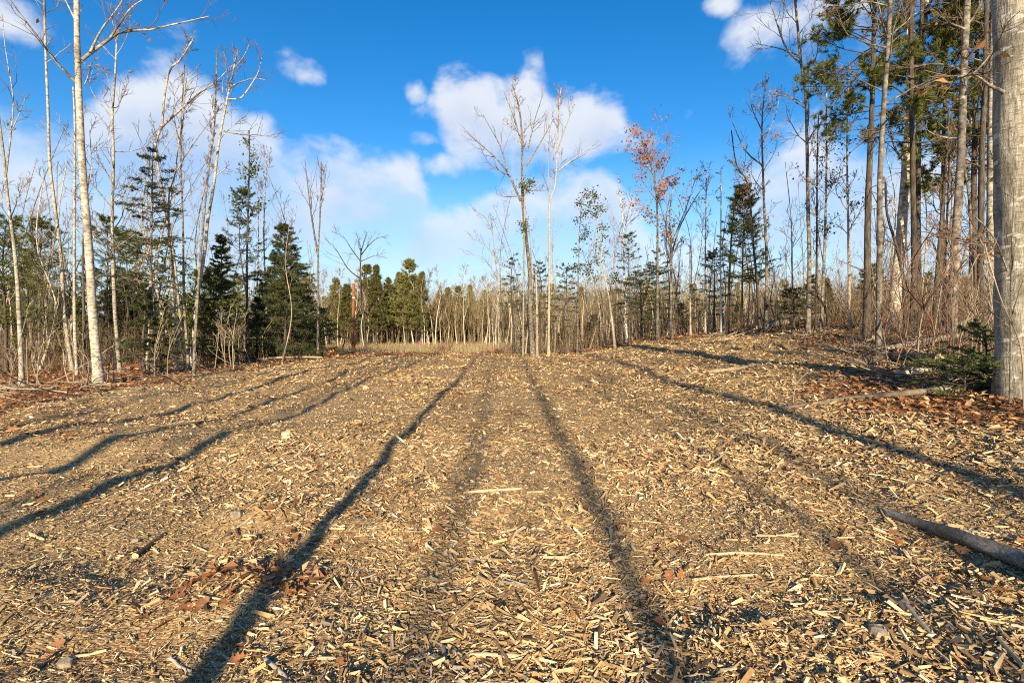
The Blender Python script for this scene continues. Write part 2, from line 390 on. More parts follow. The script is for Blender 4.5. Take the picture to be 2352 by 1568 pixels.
# ------------------------------------------------------------------ trees
def trunk_mesh(name, path, r_base, r_top, mat, sides=9, n=26, flare=.35, rough=.03):
    p = path_resample(path, n); t = np.linspace(0, 1, n)
    hgt = np.concatenate([[0], np.cumsum(np.linalg.norm(np.diff(p, axis=0), axis=1))])
    rad = (r_base + (r_top - r_base) * t ** .7) * (1 + flare * np.exp(-hgt / (r_base * 3.2)))
    p[0] = p[0] - np.array([0, 0, .12])
    v, q = tube_arrays(p[None], rad[None], sides, 0, rough)
    return mesh_np(name, v, [q], [mat]), p, rad
def bare_tree(name, label, base, path, r_base, r_top, mat='grey_bark', limbs=(), auto=8, span=(.35, 1.0), limb_len=(.16, .34), ang=42, up=.10,
              twig='twig_bark', dense=(6, 5), leaves=0, leaf_mat='dead_leaf', leaf_size=.07, leaf_levels=1, group=None, cat='tree', sides=9, rmin=.0062, wob=.16, n=26, leaf_zone=(0, 9e9), split=False):
    """path, limbs: arrays in metres relative to base"""
    root = empty(name, base, label, cat, group)
    tm, tp, tr_ = trunk_mesh('trunk', path, r_base, r_top, M[mat], sides, n)
    link('trunk', tm, root)
    H = np.linalg.norm(tp[-1] - tp[0])
    L1P, L1R, L1L = [], [], []
    NS = 9
    for lp in limbs:
        q = path_resample(lp[0], NS + 1); L = np.linalg.norm(np.diff(q, axis=0), axis=1).sum()
        L1P.append(q); L1R.append(np.linspace(lp[1], max(lp[1] * .22, .006), NS + 1)); L1L.append(L)
    if auto:
        t = np.sort(rng.uniform(span[0], span[1] * .985, auto)) ; idx = t * (len(tp) - 1.001); i = idx.astype(int); f = (idx - i)[:, None]
        pos = tp[i] * (1 - f) + tp[i + 1] * f; tan = nrm(tp[i + 1] - tp[i]); rp = tr_[i]
        phi = np.arange(auto) * 2.4 + rng.uniform(0, 6.28) + rng.normal(0, .4, auto)
        h = np.stack([np.cos(phi), np.sin(phi), np.zeros(auto)], 1)
        a = R(1) * rng.normal(ang, 9, auto)[:, None]; d = np.cos(a) * tan + np.sin(a) * h
        L = H * rng.uniform(*limb_len, auto) * (1.1 - .75 * t)
        q, rr = grow(pos, d, L, np.clip(rp * .42, .008, .05), NS, wob * .8, up, .2)
        L1P += list(q); L1R += list(rr); L1L += list(L)
    if not L1P: return root
    A, Rr, Ln = np.array(L1P), np.array(L1R), np.array(L1L)
    p2, r2, l2, o2 = spawn(A, Rr, Ln, dense[0], (.22, .98), (40, 10), (.35, .6), 4, wob, up * .8, .5, rmin * 1.3)
    p3, r3, l3, o3 = spawn(p2, r2, l2, dense[1], (.15, 1.0), (38, 12), (.35, .65), 2, wob, up * .6, .6, rmin)
    own3 = o2[o3]
    for k in range(len(A)):
        s2, s3 = o2 == k, own3 == k
        lv = [(A[k:k + 1], Rr[k:k + 1]), (p2[s2], r2[s2]), (p3[s3], r3[s3])]
        if split: lv, tw = lv[:2], lv[2]
        v, f = tubes(lv, (6, 3, 3)[:len(lv)])
        mi = np.ones(len(f), int); mi[:NS * 6] = 0
        lo_ = link('limb', mesh_np('limb', v, [f], [M[mat], M[twig]], mi), root)
        if split and len(tw[0]):
            v, f = tube_arrays(tw[0], tw[1], 3); tag(link('twigs', mesh_np('twigs', v, [f], [M[twig]]), lo_), kind='stuff')
    if leaves:
        src = np.concatenate([p3[:, 1:].reshape(-1, 3), p2[:, 3:].reshape(-1, 3)])
        src = src[(src[:, 2] > leaf_zone[0]) & (src[:, 2] < leaf_zone[1])]
        cl = src[rng.integers(0, len(src), max(leaves // 3, 1))]
        pos = (cl[rng.integers(0, len(cl), leaves)] + rng.normal(0, leaf_size * 1.6, (leaves, 3)))
        v, f = leaf_quads(pos, leaf_size * rng.uniform(.6, 1.3, leaves))
        tag(link('leaves', mesh_np('leaves', v, [f], [M[leaf_mat]], smooth=False), root), kind='stuff')
    return root
def conifer(name, label, base, H, width, first, boughs, mat='fir_needle', wood='dark_bark', droop=-.10, shape=1.0, twigs=9, per=12, nl=.075, nw=.016, r=.07, lean=(0, 0),
            group=None, sparse=1.0, cat='tree', sub=3, nang=48, up_tip=.03, top_pt=None, na=None):
    root = empty(name, base, label, cat, group)
    path = np.array([[0, 0, 0], [lean[0] * .3 * H, lean[1] * .3 * H, H * .35], [lean[0] * .7 * H, lean[1] * .7 * H, H * .7], [lean[0] * H, lean[1] * H, H]])
    path[1:3, :2] += rng.normal(0, .012 * H, (2, 2))
    tm, tp, tr_ = trunk_mesh('trunk', path, r, .008, M[wood], 8, 24)
    link('trunk', tm, root)
    t = first + (1 - first) * np.sort(rng.random(boughs)) ** .9 * .97
    idx = t * (len(tp) - 1.001); i = idx.astype(int); f = (idx - i)[:, None]; pos = tp[i] * (1 - f) + tp[i + 1] * f
    rel = (t - first) / (1 - first)
    prof = np.where(rel < .12, .75 + rel * 2, 1) * (1 - rel) ** shape + .05
    L = width * prof * rng.uniform(.7, 1.15, boughs)
    phi = np.arange(boughs) * 2.4 + rng.normal(0, .3, boughs)
    d = np.stack([np.cos(phi), np.sin(phi), rng.normal(.25, .1, boughs) + rel * .7], 1)
    bp, br = grow(pos, d, L, np.clip(.011 * L + .004, .005, .02), 6, .05, droop, .25)
    bp[:, -1, 2] += up_tip
    p2, r2, l2, o2 = spawn(bp, br, L, twigs, (.18 if sparse >= 1 else .45, 1.0), (48, 8), (.25, .45), 3, .10, -.02, .5, .003, sparse, flat=True)
    lv = [(bp, br), (p2, r2)]; fol = [p2]
    if sub:
        p3, r3, l3, o3 = spawn(p2, r2, l2, sub, (.2, .95), (42, 8), (.35, .6), 2, .1, -.02, .6, .0025, flat=True)
        fol.append(p3)
    v, q = tubes(lv, (4, 3, 3)[:len(lv)])
    tag(link('boughs', mesh_np('boughs', v, [q], [M[wood]]), root), kind='stuff')
    V, F, off = [], [], 0
    for k, pp in enumerate(fol):
        v, f_ = needles(pp, per if k == 0 else max(per // 2, 3), nl, nw, nang); V.append(v); F.append(f_ + off); off += len(v)
    tip = bp[:, 3:]; v, f_ = needles(tip, per, nl, nw, nang); V.append(v); F.append(f_ + off); off += len(v)
    tag(link('crown', mesh_np('crown', np.concatenate(V), [np.concatenate(F)], [M[mat]], smooth=False), root), kind='stuff')
    return root
def pine(name, label, base, path, r_base, zones, mat='pine_needle', wood='dark_bark', group=None, tufts=9, nd=14, nl=.12, nw=.010, L=(1.0, 2.2), r_top=.03, dead=10):
    """white pine: bare stem, whorls of long boughs with needle tufts; zones: list of (t0,t1,count)"""
    root = empty(name, base, label, 'tree', group)
    tm, tp, tr_ = trunk_mesh('trunk', path, r_base, r_top, M[wood], 10, 28)
    link('trunk', tm, root)
    t = np.concatenate([rng.uniform(a, b, c) for a, b, c in zones]); n = len(t)
    idx = t * (len(tp) - 1.001); i = idx.astype(int); f = (idx - i)[:, None]; pos = tp[i] * (1 - f) + tp[i + 1] * f
    phi = rng.uniform(0, 6.28, n); d = np.stack([np.cos(phi), np.sin(phi), rng.normal(.3, .18, n)], 1)
    Ln = rng.uniform(*L, n) * (1.15 - .6 * t)
    bp, br = grow(pos, d, Ln, np.full(n, .016), 7, .12, .01, .3)
    p2, r2, l2, o2 = spawn(bp, br, Ln, tufts, (.35, 1), (45, 12), (.22, .42), 4, .14, .05, .5, .004)
    p3, r3, l3, o3 = spawn(p2, r2, l2, 3, (.3, 1), (40, 12), (.4, .7), 2, .14, .06, .6, .003)
    lv = [(bp, br), (p2[:, ::2], r2[:, ::2])]
    if dead:
        td = rng.uniform(.18, zones[0][0], dead); idx = td * (len(tp) - 1.001); i = idx.astype(int)
        ph = rng.uniform(0, 6.28, dead); dd = np.stack([np.cos(ph), np.sin(ph), rng.normal(0, .2, dead)], 1)
        Ld = rng.uniform(.4, 1.4, dead); dp, dr = grow(tp[i], dd, Ld, np.full(dead, .011), 5, .12, -.02, .3)
        d2, e2, _, _ = spawn(dp, dr, Ld, 4, (.2, 1), (50, 14), (.3, .6), 3, .15, -.02, .5, .004)
        lv += [(dp, dr), (d2, e2)]
    v, q = tubes(lv, (5, 3, 4, 3)[:len(lv)])
    tag(link('boughs', mesh_np('boughs', v, [q], [M[wood]]), root), kind='stuff')
    V, F, off = [], [], 0
    for pp, k in ((p3, nd), (p2[:, 2:], nd)):
        v, f_ = needles(pp, k, nl, nw, 38, .35, (.35, 1)); V.append(v); F.append(f_ + off); off += len(v)
    tag(link('crown', mesh_np('crown', np.concatenate(V), [np.concatenate(F)], [M[mat]], smooth=False), root), kind='stuff')
    return root

# ------------------------------------------------------------------ ground sheet
def build_ground():
    def axis(a0, a1, step, lo, hi, gr):
        mid = np.arange(a0, a1, step); up = [mid[-1]]; s = step
        while up[-1] < hi: s *= gr; up.append(up[-1] + s)
        dn = [mid[0]]; s = step
        while dn[-1] > lo: s *= gr; dn.append(dn[-1] - s)
        return np.concatenate([np.array(dn[1:])[::-1], mid, np.array(up[1:])])
    xs = axis(-7, 7, .085, -900, 900, 1.055); ys = axis(1.0, 12, .08, -120, 1500, 1.04)
    Xg, Yg = np.meshgrid(xs, ys); Zg = ground(Xg, Yg)
    nx, ny = len(xs), len(ys)
    k = (np.arange(ny - 1)[:, None] * nx + np.arange(nx - 1)[None]).ravel()
    q = np.stack([k, k + 1, k + nx + 1, k + nx], 1)
    m, nt, b = P('wood_chip_ground', 0.95, 0.1)
    tc = nt.nodes.new('ShaderNodeTexCoord').outputs['Object']
    at_ = nt.nodes.new('ShaderNodeAttribute'); at_.attribute_name = 'litter'
    def cells(scale, mp, rot):
        mpn = nt.nodes.new('ShaderNodeMapping'); mpn.inputs['Scale'].default_value = mp; mpn.inputs['Rotation'].default_value = (0, 0, rot)
        nt.links.new(tc, mpn.inputs['Vector'])
        vo = nt.nodes.new('ShaderNodeTexVoronoi'); vo.inputs['Scale'].default_value = scale; nt.links.new(mpn.outputs[0], vo.inputs['Vector'])
        sp = nt.nodes.new('ShaderNodeSeparateColor'); nt.links.new(vo.outputs['Color'], sp.inputs[0])
        return sp.outputs[0], vo.outputs['Distance']
    a, da = cells(30, (1, 3.0, 1), .5); c, dc = cells(42, (2.6, 1, 1), -.35)
    fac = nt.nodes.new('ShaderNodeMath'); fac.operation = 'MULTIPLY_ADD'; nt.links.new(a, fac.inputs[0]); fac.inputs[1].default_value = .6
    sc = nt.nodes.new('ShaderNodeMath'); sc.operation = 'MULTIPLY'; nt.links.new(c, sc.inputs[0]); sc.inputs[1].default_value = .4; nt.links.new(sc.outputs[0], fac.inputs[2])
    chip = ramp(nt, fac.outputs[0], [(0.12, (.10, .064, .032)), (0.35, (.27, .18, .088)), (0.6, (.42, .29, .145)), (0.85, (.58, .43, .235))])
    leafc = ramp(nt, a, [(0.1, (.05, .024, .012)), (0.45, (.23, .095, .036)), (0.8, (.40, .20, .085)), (0.95, (.46, .33, .19))])
    n2 = noise(nt, tc, .6, 4, .6)
    chip = mix(nt, ramp(nt, n2, [(.42, (0, 0, 0)), (.66, (.45, .45, .45))]), chip, (.34, .225, .11))
    col = mix(nt, at_.outputs['Fac'], chip, leafc)
    vg = nt.nodes.new('ShaderNodeAttribute'); vg.attribute_name = 'verge'
    straw = ramp(nt, noise(nt, tc, 1.7, 6, .7), [(.32, (.16, .105, .05)), (.5, (.30, .215, .115)), (.68, (.42, .32, .18))])
    col = mix(nt, vg.outputs['Fac'], col, straw); nt.links.new(col, b.inputs['Base Color'])
    hsum = nt.nodes.new('ShaderNodeMath'); hsum.operation = 'SUBTRACT'; nt.links.new(fac.outputs[0], hsum.inputs[0]); nt.links.new(da, hsum.inputs[1])
    bump(nt, hsum.outputs[0], b, .6, .010)
    me = mesh_np('ground', np.stack([Xg, Yg, Zg], -1), [q], [m], attrs={'litter': litter(Xg, Yg).ravel(), 'verge': (sst(30.5, 34, Yg + 1.5 * (vnoise(Xg * .5, Yg * .5, 51) - .5)) * sst(-26, -10, Xg) * (1 - sst(2.5, 9, Xg))).ravel()})
    tag(link('ground', me), kind='structure')
build_ground()

def build_road():
    m, nt, b = P('gravel', .9, .2)
    tc = nt.nodes.new('ShaderNodeTexCoord').outputs['Object']
    nt.links.new(ramp(nt, noise(nt, tc, 6, 6, .7), [(.35, (.17, .16, .14)), (.65, (.30, .28, .25))]), b.inputs['Base Color'])
    xs = np.linspace(-26, 6, 60); V = []
    for i, x in enumerate(xs):
        yc = 52 + 0.004 * (x + 6) ** 2 - .10 * x
        for w in (-2.2, -.7, .7, 2.2): V.append((x, yc + w, float(ground(x, yc + w)) + .05 - .03 * abs(w) / 2.2))
    k = np.array([(4 * i + j, 4 * i + j + 4, 4 * i + j + 5, 4 * i + j + 1) for i in range(59) for j in range(3)])
    tag(link('gravel_road', mesh_np('gravel_road', V, [k[:, ::-1]], [m])), kind='structure')
build_road()

# ------------------------------------------------------------------ the trees one can tell apart (points in 2352 px, widths in px)
def hero(label, pts, d0, d1, depth=None, limbs=(), ext=0.0, ext_dx=0.0, name='bare_tree', **kw):
    px, py = pts[0]
    if depth is None: x, y = hit(px, py)
    else: x, y = (px - W0) / W0 * depth, depth
    base = np.array([x, y, float(ground(x, y))])
    def to3(pp, y0, ramp_):
        out = []
        for k, (a, b) in enumerate(pp):
            out.append(at(a, b, y0 + ramp_ * k) - base)
        return out
    drift = rng.normal(0, .12)
    path = to3(pts, y, drift); path[0] = np.zeros(3)
    if ext:
        d = nrm(path[-1] - path[-2]); d = nrm(d + np.array([ext_dx, 0, .6])); path.append(path[-1] + d * ext * .5); path.append(path[-1] + d * ext * .5 + rng.normal(0, .05 * ext, 3))
    ks = y / W0
    lb = []; kw['split'] = True
    if px > 1800 and name == 'bare_tree': kw['auto'] = int(kw.get('auto', 8) * 1.7)
    for lp in limbs:
        w = lp[-1]; q = lp[:-1]
        # start on the trunk's own depth there
        ff = np.interp(-q[0][1], [-p[1] for p in pts], np.arange(len(pts)) * drift)
        s = rng.choice([-1, 1]) * rng.uniform(.05, .28) * (1 + .02 * y)
        lb.append((np.array(to3(q, y + ff, s)), w * ks * .5))
    return bare_tree(name, label, base, np.array(path), d0 * ks * .43, max(d1 * ks * .40, .006), limbs=lb, **kw)

def build_heroes():
    # ---- left edge of the clearing
    hero('leaning pale birch at the far left edge, forked high above a dark base', [(51, 887), (45, 750), (36, 600), (18, 456), (9, 360), (-2, 270), (-8, 160)], 13, 4,
         limbs=[[(14, 400), (27, 290), (30, 220), (12, 110), (5, 30), 4], [(27, 300), (45, 260), (58, 225), 2]], mat='birch_bark', name='birch_tree', auto=5, span=(.5, 1), limb_len=(.1, .2))
    hero('slender pale birch curving left, its foot touching a second thin birch', [(167, 852), (147, 720), (141, 600), (123, 450), (114, 372), (111, 270), (105, 120), (102, 10)], 10, 5, mat='birch_bark', name='birch_tree', ext=2.5, auto=8, span=(.55, 1), limb_len=(.08, .18))
    hero('thin upright birch rising just behind the large birch, second of a touching pair', [(176, 846), (171, 720), (171, 510), (172, 300), (168, 200)], 9, 4, mat='birch_bark', name='birch_tree', auto=6, span=(.5, 1), limb_len=(.08, .16), depth=16.6)
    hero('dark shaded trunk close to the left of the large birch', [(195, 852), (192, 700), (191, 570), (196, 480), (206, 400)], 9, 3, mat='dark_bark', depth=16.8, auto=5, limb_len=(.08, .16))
    hero('largest birch on the left edge, thick cream trunk forking near the top of the photo', [(227, 879), (213, 720), (204, 570), (192, 420), (185, 300), (180, 180), (177, 90), (176, 0)], 24, 9, mat='birch_bark', name='birch_tree', ext=5, sides=16, n=40,
         limbs=[[(188, 138), (207, 123), (252, 90), (282, 72), (336, 70), (384, 60), (450, 45), (480, 38), 8], [(207, 121), (231, 72), (258, 36), (282, 0), (300, -40), 6], [(252, 90), (300, 20), (342, -6), (380, -20), 5],
                [(174, 189), (141, 156), (108, 114), (72, 66), (36, 18), (10, -20), 6.5], [(194, 196), (206, 165), (208, 145), 3], [(180, 60), (150, 0), (120, -60), 5], [(192, 440), (210, 400), (206, 300), 3]],
         auto=9, span=(.8, 1), leaves=190, leaf_size=.075, leaf_zone=(7.4, 30), dense=(6, 4))
    hero('straight grey birch right of the large one with many upswept bare branches', [(275, 855), (264, 720), (258, 510), (261, 360), (258, 270), (264, 180), (270, 60)], 12, 4, mat='birch_bark', name='birch_tree', auto=22, span=(.3, 1), limb_len=(.16, .30), ang=48, up=.16, dense=(6, 4), leaves=14, leaf_zone=(7, 12))
    hero('crooked birch with a bare limb arching to the right above the spruces', [(405, 852), (408, 810), (396, 690), (393, 570), (375, 450), (363, 384), (357, 330), (372, 288), (377, 228), (390, 162), (414, 138), (444, 90)], 12, 4, mat='birch_bark', name='birch_tree',
         limbs=[[(373, 290), (408, 258), (456, 216), (498, 186), (534, 150), 6], [(414, 138), (432, 98), (450, 70), 2.5]], auto=6, span=(.5, 1), limb_len=(.06, .13), n=40)
    hero('thin straight grey tree between the crooked birch and the leaning birch', [(434, 842), (423, 690), (420, 510), (414, 336), (418, 250), (424, 150)], 8, 3, mat='grey_bark', limbs=[[(415, 340), (402, 280), (398, 240), 2.5], [(416, 320), (424, 240), (427, 190), 2.5]], auto=6, span=(.6, 1), depth=19)
    hero('birch leaning right with a wide twisted crown, tallest beside the open sky', [(441, 843), (453, 690), (471, 570), (477, 510), (492, 420), (501, 342), (510, 288), (522, 228), (531, 186), (545, 120)], 13, 4, mat='birch_bark', name='birch_tree',
         limbs=[[(522, 228), (552, 226), (570, 205), (594, 165), (602, 130), 4], [(510, 300), (545, 308), (590, 310), (640, 318), 3], [(530, 200), (550, 190), (585, 180), (612, 185), 3], [(535, 160), (560, 130), (575, 95), 3]], auto=12, span=(.55, 1), limb_len=(.12, .22), n=36, dense=(6, 4))
    hero('second stem of the leaning birch pair, bristling with fine twigs near its top', [(446, 838), (447, 798), (462, 570), (480, 384), (492, 300), (496, 200), (498, 120)], 9, 3, mat='grey_bark', auto=34, span=(.5, 1), limb_len=(.03, .09), ang=30, up=.2, depth=15.9, dense=(6, 4))
    hero('dark straight trunk with sparse pine tufts left of the dense spruce', [(570, 822), (567, 630), (570, 480), (573, 360), (572, 300)], 9, 3, mat='dark_bark', auto=9, span=(.55, 1), limb_len=(.08, .16), leaves=420, leaf_mat='pine_needle', leaf_size=.09, leaf_zone=(3.5, 12), depth=23)
    hero('pale thin stem just right of the dark straight trunk', [(592, 818), (590, 690), (594, 540), (590, 400)], 6, 2, mat='birch_bark', name='birch_tree', auto=12, span=(.4, 1), limb_len=(.08, .2), up=.2, depth=25)
    hero('taller pale stem nearest the dense spruce, with upswept twigs', [(612, 815), (611, 690), (606, 540), (610, 420), (614, 350)], 7, 2, mat='birch_bark', name='birch_tree', auto=16, span=(.4, 1), limb_len=(.1, .22), up=.2, depth=26)
    hero('lone slim tree forking in a narrow V, right of the dense spruce', [(730, 822), (731, 700), (731, 576), (734, 520), (737, 440), (738, 372)], 8, 3, mat='grey_bark', limbs=[[(731, 590), (716, 500), (707, 428), (700, 366), 5], [(738, 460), (745, 420), (752, 370), 2]], auto=7, span=(.75, 1), limb_len=(.06, .13), up=.25)
    hero('small dark tree with a broad bare crown, just right of the brown pole', [(840, 821), (835, 720), (829, 660), (828, 600), (830, 570)], 6, 3.5, mat='dark_bark', twig='twig_bark', limbs=[[(829, 640), (800, 618), (770, 570), (745, 548), 3], [(828, 600), (806, 570), (790, 545), (772, 535), 3], [(829, 590), (826, 560), (818, 535), 2.5], [(830, 585), (850, 560), (872, 545), (892, 548), 3], [(829, 600), (858, 588), (888, 580), 2], [(830, 575), (838, 550), (842, 532), 2.5]], auto=0, dense=(7, 5), depth=31, rmin=.006)
    # ---- middle of the far edge
    ivy = dict(leaf_mat='hemlock_needle')
    hero('tallest tree of the middle group, spreading crown and dark green tufts on the stem', [(1224, 796), (1219, 720), (1217, 630), (1208, 540), (1201, 472), (1199, 382), (1199, 315), (1192, 247), (1177, 195)], 15, 4, mat='grey_bark', depth=27,
         limbs=[[(1196, 462), (1168, 400), (1140, 364), (1104, 332), (1066, 300), 6], [(1168, 400), (1149, 337), (1122, 287), (1109, 262), 4], [(1208, 382), (1244, 323), (1271, 274), 5], [(1212, 346), (1230, 270), (1248, 215), 4], [(1198, 330), (1180, 270), (1158, 215), 4], [(1205, 437), (1240, 438), (1258, 437), 2.5], [(1196, 450), (1160, 452), (1140, 445), 2.5]],
         auto=10, span=(.7, 1), limb_len=(.1, .2), up=.18, leaves=60, leaf_size=.07, leaf_zone=(9, 16), n=36)
    hero('thin straight stem touching the left of the tallest middle tree', [(1201, 793), (1203, 640), (1204, 520), (1206, 420)], 6, 3, mat='tan_bark', depth=26.5, auto=8, span=(.4, 1), limb_len=(.06, .14), leaves=380, leaf_size=.085, leaf_zone=(6.5, 12), **ivy)
    hero('tall pale tree right of the tallest middle tree, one branch reaching right', [(1260, 798), (1262, 607), (1262, 472), (1275, 427), (1280, 337), (1284, 247), (1289, 202)], 8, 2.5, mat='tan_bark', depth=26.5, limbs=[[(1284, 391), (1325, 360), (1370, 328), 4], [(1279, 350), (1300, 290), (1320, 240), 3], [(1262, 470), (1259, 370), (1264, 325), 3]], auto=12, span=(.6, 1), limb_len=(.1, .18), up=.2, leaves=40, leaf_zone=(9, 16), n=32, name='birch_tree')
    hero('short pale broken stem between the two tall middle trees', [(1234, 797), (1233, 700), (1231, 622)], 8, 5, mat='tan_bark', depth=27, auto=3, limb_len=(.05, .1), name='snag')
    hero('spindly grey tree arching left over the far woods with drooping bare twigs', [(1146, 790), (1143, 690), (1140, 620), (1134, 560), (1128, 500)], 5, 2, mat='tan_bark', depth=44, limbs=[[(1137, 590), (1110, 560), (1075, 545), 2.5], [(1142, 640), (1110, 592), (1065, 585), 2], [(1133, 540), (1115, 500), (1085, 480), 2]], auto=8, span=(.5, 1), limb_len=(.1, .25), rmin=.008)
    hero('thin upright stem with evergreen tufts right of the tall pale tree', [(1326, 790), (1328, 650), (1332, 520), (1338, 440)], 6, 2, mat='grey_bark', depth=27, auto=14, span=(.35, 1), limb_len=(.06, .14), ang=70, up=-.02, leaves=520, leaf_size=.085, leaf_zone=(3.5, 20), **ivy)
    hero('stem leaning left with evergreen tufts, in the middle group', [(1413, 773), (1400, 690), (1388, 630), (1378, 560), (1368, 480), (1360, 436)], 8, 2, mat='tan_bark', depth=26, auto=16, span=(.35, 1), limb_len=(.06, .13), ang=70, up=-.02, leaves=560, leaf_size=.085, leaf_zone=(3.5, 20), **ivy)
    hero('bright white birch with a forked top, left of the tree with red leaves', [(1440, 770), (1434, 652), (1431, 517), (1424, 450), (1419, 400)], 7, 2.5, mat='white_bark', name='birch_tree', depth=28, limbs=[[(1432, 540), (1445, 480), (1455, 440), 3]], auto=9, span=(.5, 1), limb_len=(.08, .18))
    hero('tree still carrying clusters of reddish brown leaves in its round crown', [(1510, 772), (1510, 607), (1509, 472), (1496, 382), (1478, 337), (1470, 290)], 9, 3, mat='grey_bark', depth=24, limbs=[[(1508, 470), (1530, 380), (1560, 330), 4], [(1500, 400), (1470, 360), (1440, 335), 4], [(1509, 500), (1470, 470), (1440, 470), 3], [(1508, 440), (1500, 340), (1515, 285), 3]],
         auto=12, span=(.5, 1), limb_len=(.14, .24), up=.12, leaves=900, leaf_mat='red_leaf', leaf_size=.095, leaf_zone=(4.5, 20), dense=(6, 4))
    hero('grey tree beside the red leaved one, branching low into a wide vase', [(1543, 770), (1541, 660), (1541, 562), (1538, 500), (1545, 430)], 9, 3, mat='grey_bark', depth=24, limbs=[[(1541, 590), (1562, 520), (1600, 450), (1622, 425), 4.5], [(1541, 575), (1525, 500), (1505, 440), 4], [(1541, 560), (1575, 480), (1600, 400), 4]], auto=10, span=(.5, 1), limb_len=(.14, .26), leaves=260, leaf_mat='red_leaf', leaf_size=.09, leaf_zone=(4.5, 20))
    hero('dead straight snag without a top, right of the red leaved tree', [(1586, 757), (1585, 660), (1585, 562)], 6, 3, mat='tan_bark', name='snag', depth=24, auto=14, span=(.3, 1), limb_len=(.04, .09), ang=80, up=0)
    hero('slim grey tree with a high twiggy head left of the thin white birch', [(1620, 740), (1620, 600), (1622, 427), (1622, 390)], 6, 2.5, mat='tan_bark', depth=24, auto=14, span=(.55, 1), limb_len=(.1, .24), leaves=14)
    hero('thin bright white birch pole standing left of the bushy pine', [(1656, 736), (1655, 600), (1656, 480), (1656, 386)], 6, 2.5, mat='white_bark', name='birch_tree', depth=23, auto=5, span=(.6, 1), limb_len=(.05, .1))
    hero('dark trunk leaning right in front of the bushy pine', [(1671, 740), (1676, 620), (1682, 517), (1690, 450)], 9, 3, mat='dark_bark', depth=22, auto=9, span=(.4, 1), limb_len=(.06, .15))
    hero('dark stem curving left past the bushy pine to a leafy dotted crown', [(1745, 728), (1738, 640), (1730, 562), (1719, 427), (1700, 395), (1689, 368), (1680, 300)], 9, 3, mat='dark_bark', twig='pale_twig', depth=20, auto=12, span=(.5, 1), limb_len=(.13, .26), leaves=120, leaf_mat='red_leaf', leaf_size=.06)
    hero('pale tree right of the bushy pine with tall fine crown above it', [(1757, 735), (1761, 607), (1755, 472), (1752, 382), (1750, 292), (1757, 202), (1766, 178)], 11, 3, mat='grey_bark', depth=20, limbs=[[(1752, 380), (1715, 350), (1690, 300), (1675, 260), 4], [(1751, 330), (1780, 270), (1790, 220), 3], [(1750, 300), (1725, 240), (1735, 200), 3]], auto=12, span=(.5, 1), limb_len=(.12, .22), leaves=110, leaf_mat='red_leaf', leaf_size=.06, twig='pale_twig')
    # ---- right bank
    hero('tall sunlit tree at the left of the right woods, crown leaning left', [(1856, 726), (1859, 600), (1856, 480), (1853, 300), (1850, 210), (1838, 132), (1832, 60), (1826, 0)], 12, 5, mat='grey_bark', depth=17, ext=3, limbs=[[(1843, 150), (1805, 110), (1775, 24), (1760, -20), 5], [(1840, 130), (1790, 112), (1735, 100), 3], [(1853, 240), (1800, 220), (1760, 225), 2.5], [(1846, 180), (1875, 130), (1880, 70), 3]], auto=12, span=(.4, 1), limb_len=(.1, .2), leaves=60, leaf_size=.05, twig='twig_bark')
    hero('thin dark stem standing just right of the tall sunlit tree', [(1874, 716), (1876, 560), (1877, 360), (1880, 260)], 7, 3, mat='dark_bark', depth=18, auto=9, span=(.3, 1), limb_len=(.08, .16))
    hero('slender grey stem with evergreen tufts at mid height, second right of sunlit tree', [(1886, 712), (1894, 560), (1898, 400), (1898, 258), (1900, 160)], 9, 3, mat='grey_bark', depth=17.5, auto=14, span=(.3, 1), limb_len=(.08, .18), leaves=260, leaf_mat='hemlock_needle', leaf_size=.07, leaf_zone=(3, 7))
    hero('straight pale stem midway between the slender stem and the dark pine', [(1952, 706), (1949, 560), (1946, 400), (1946, 288), (1950, 180)], 9, 3, mat='tan_bark', depth=17, auto=14, span=(.3, 1), limb_len=(.08, .2), leaves=220, leaf_mat='hemlock_needle', leaf_size=.07, leaf_zone=(4, 9))
    hero('nearest sunlit slim trunk on the right bank, its foot in the chips', [(2018, 824), (2020, 600), (2021, 420), (2030, 240), (2039, 120), (2045, 0)], 16, 9, mat='grey_bark', sides=14, n=40, depth=10.2, ext=4, auto=16, span=(.35, 1), limb_len=(.08, .22), ang=62, up=.03, leaves=70, leaf_size=.055, leaf_zone=(5, 20), dense=(5, 4))
    hero('dark crooked stem leaning left against the stout pale trunk', [(2080, 700), (2076, 650), (2060, 570), (2042, 510), (2036, 480), (2034, 420)], 12, 5, mat='dark_bark', depth=14, auto=5, span=(.5, 1), limb_len=(.1, .2))
    hero('stout pale trunk flaring at its foot, behind the two dark stems', [(2052, 705), (2060, 640), (2070, 540), (2083, 360), (2093, 240), (2118, 60), (2130, 0)], 30, 12, mat='birch_bark', sides=16, n=40, depth=15, ext=5, limbs=[[(2083, 370), (2060, 350), (2045, 300), (2040, 250), 7], [(2092, 245), (2085, 120), (2082, 0), 8]], auto=12, span=(.5, 1), limb_len=(.1, .22), leaves=40, leaf_size=.06)
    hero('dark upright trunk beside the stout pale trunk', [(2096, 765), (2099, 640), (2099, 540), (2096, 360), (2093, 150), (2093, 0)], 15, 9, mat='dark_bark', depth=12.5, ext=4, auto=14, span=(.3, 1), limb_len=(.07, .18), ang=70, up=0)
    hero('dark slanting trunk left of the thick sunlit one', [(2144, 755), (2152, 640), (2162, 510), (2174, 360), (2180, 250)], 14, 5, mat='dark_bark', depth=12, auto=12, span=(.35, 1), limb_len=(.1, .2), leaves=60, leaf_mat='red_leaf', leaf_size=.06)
    hero('thin grey stem just right of the dark slanting trunk', [(2166, 740), (2170, 620), (2176, 480), (2182, 330)], 8, 4, mat='grey_bark', depth=13, auto=9, limb_len=(.1, .2))
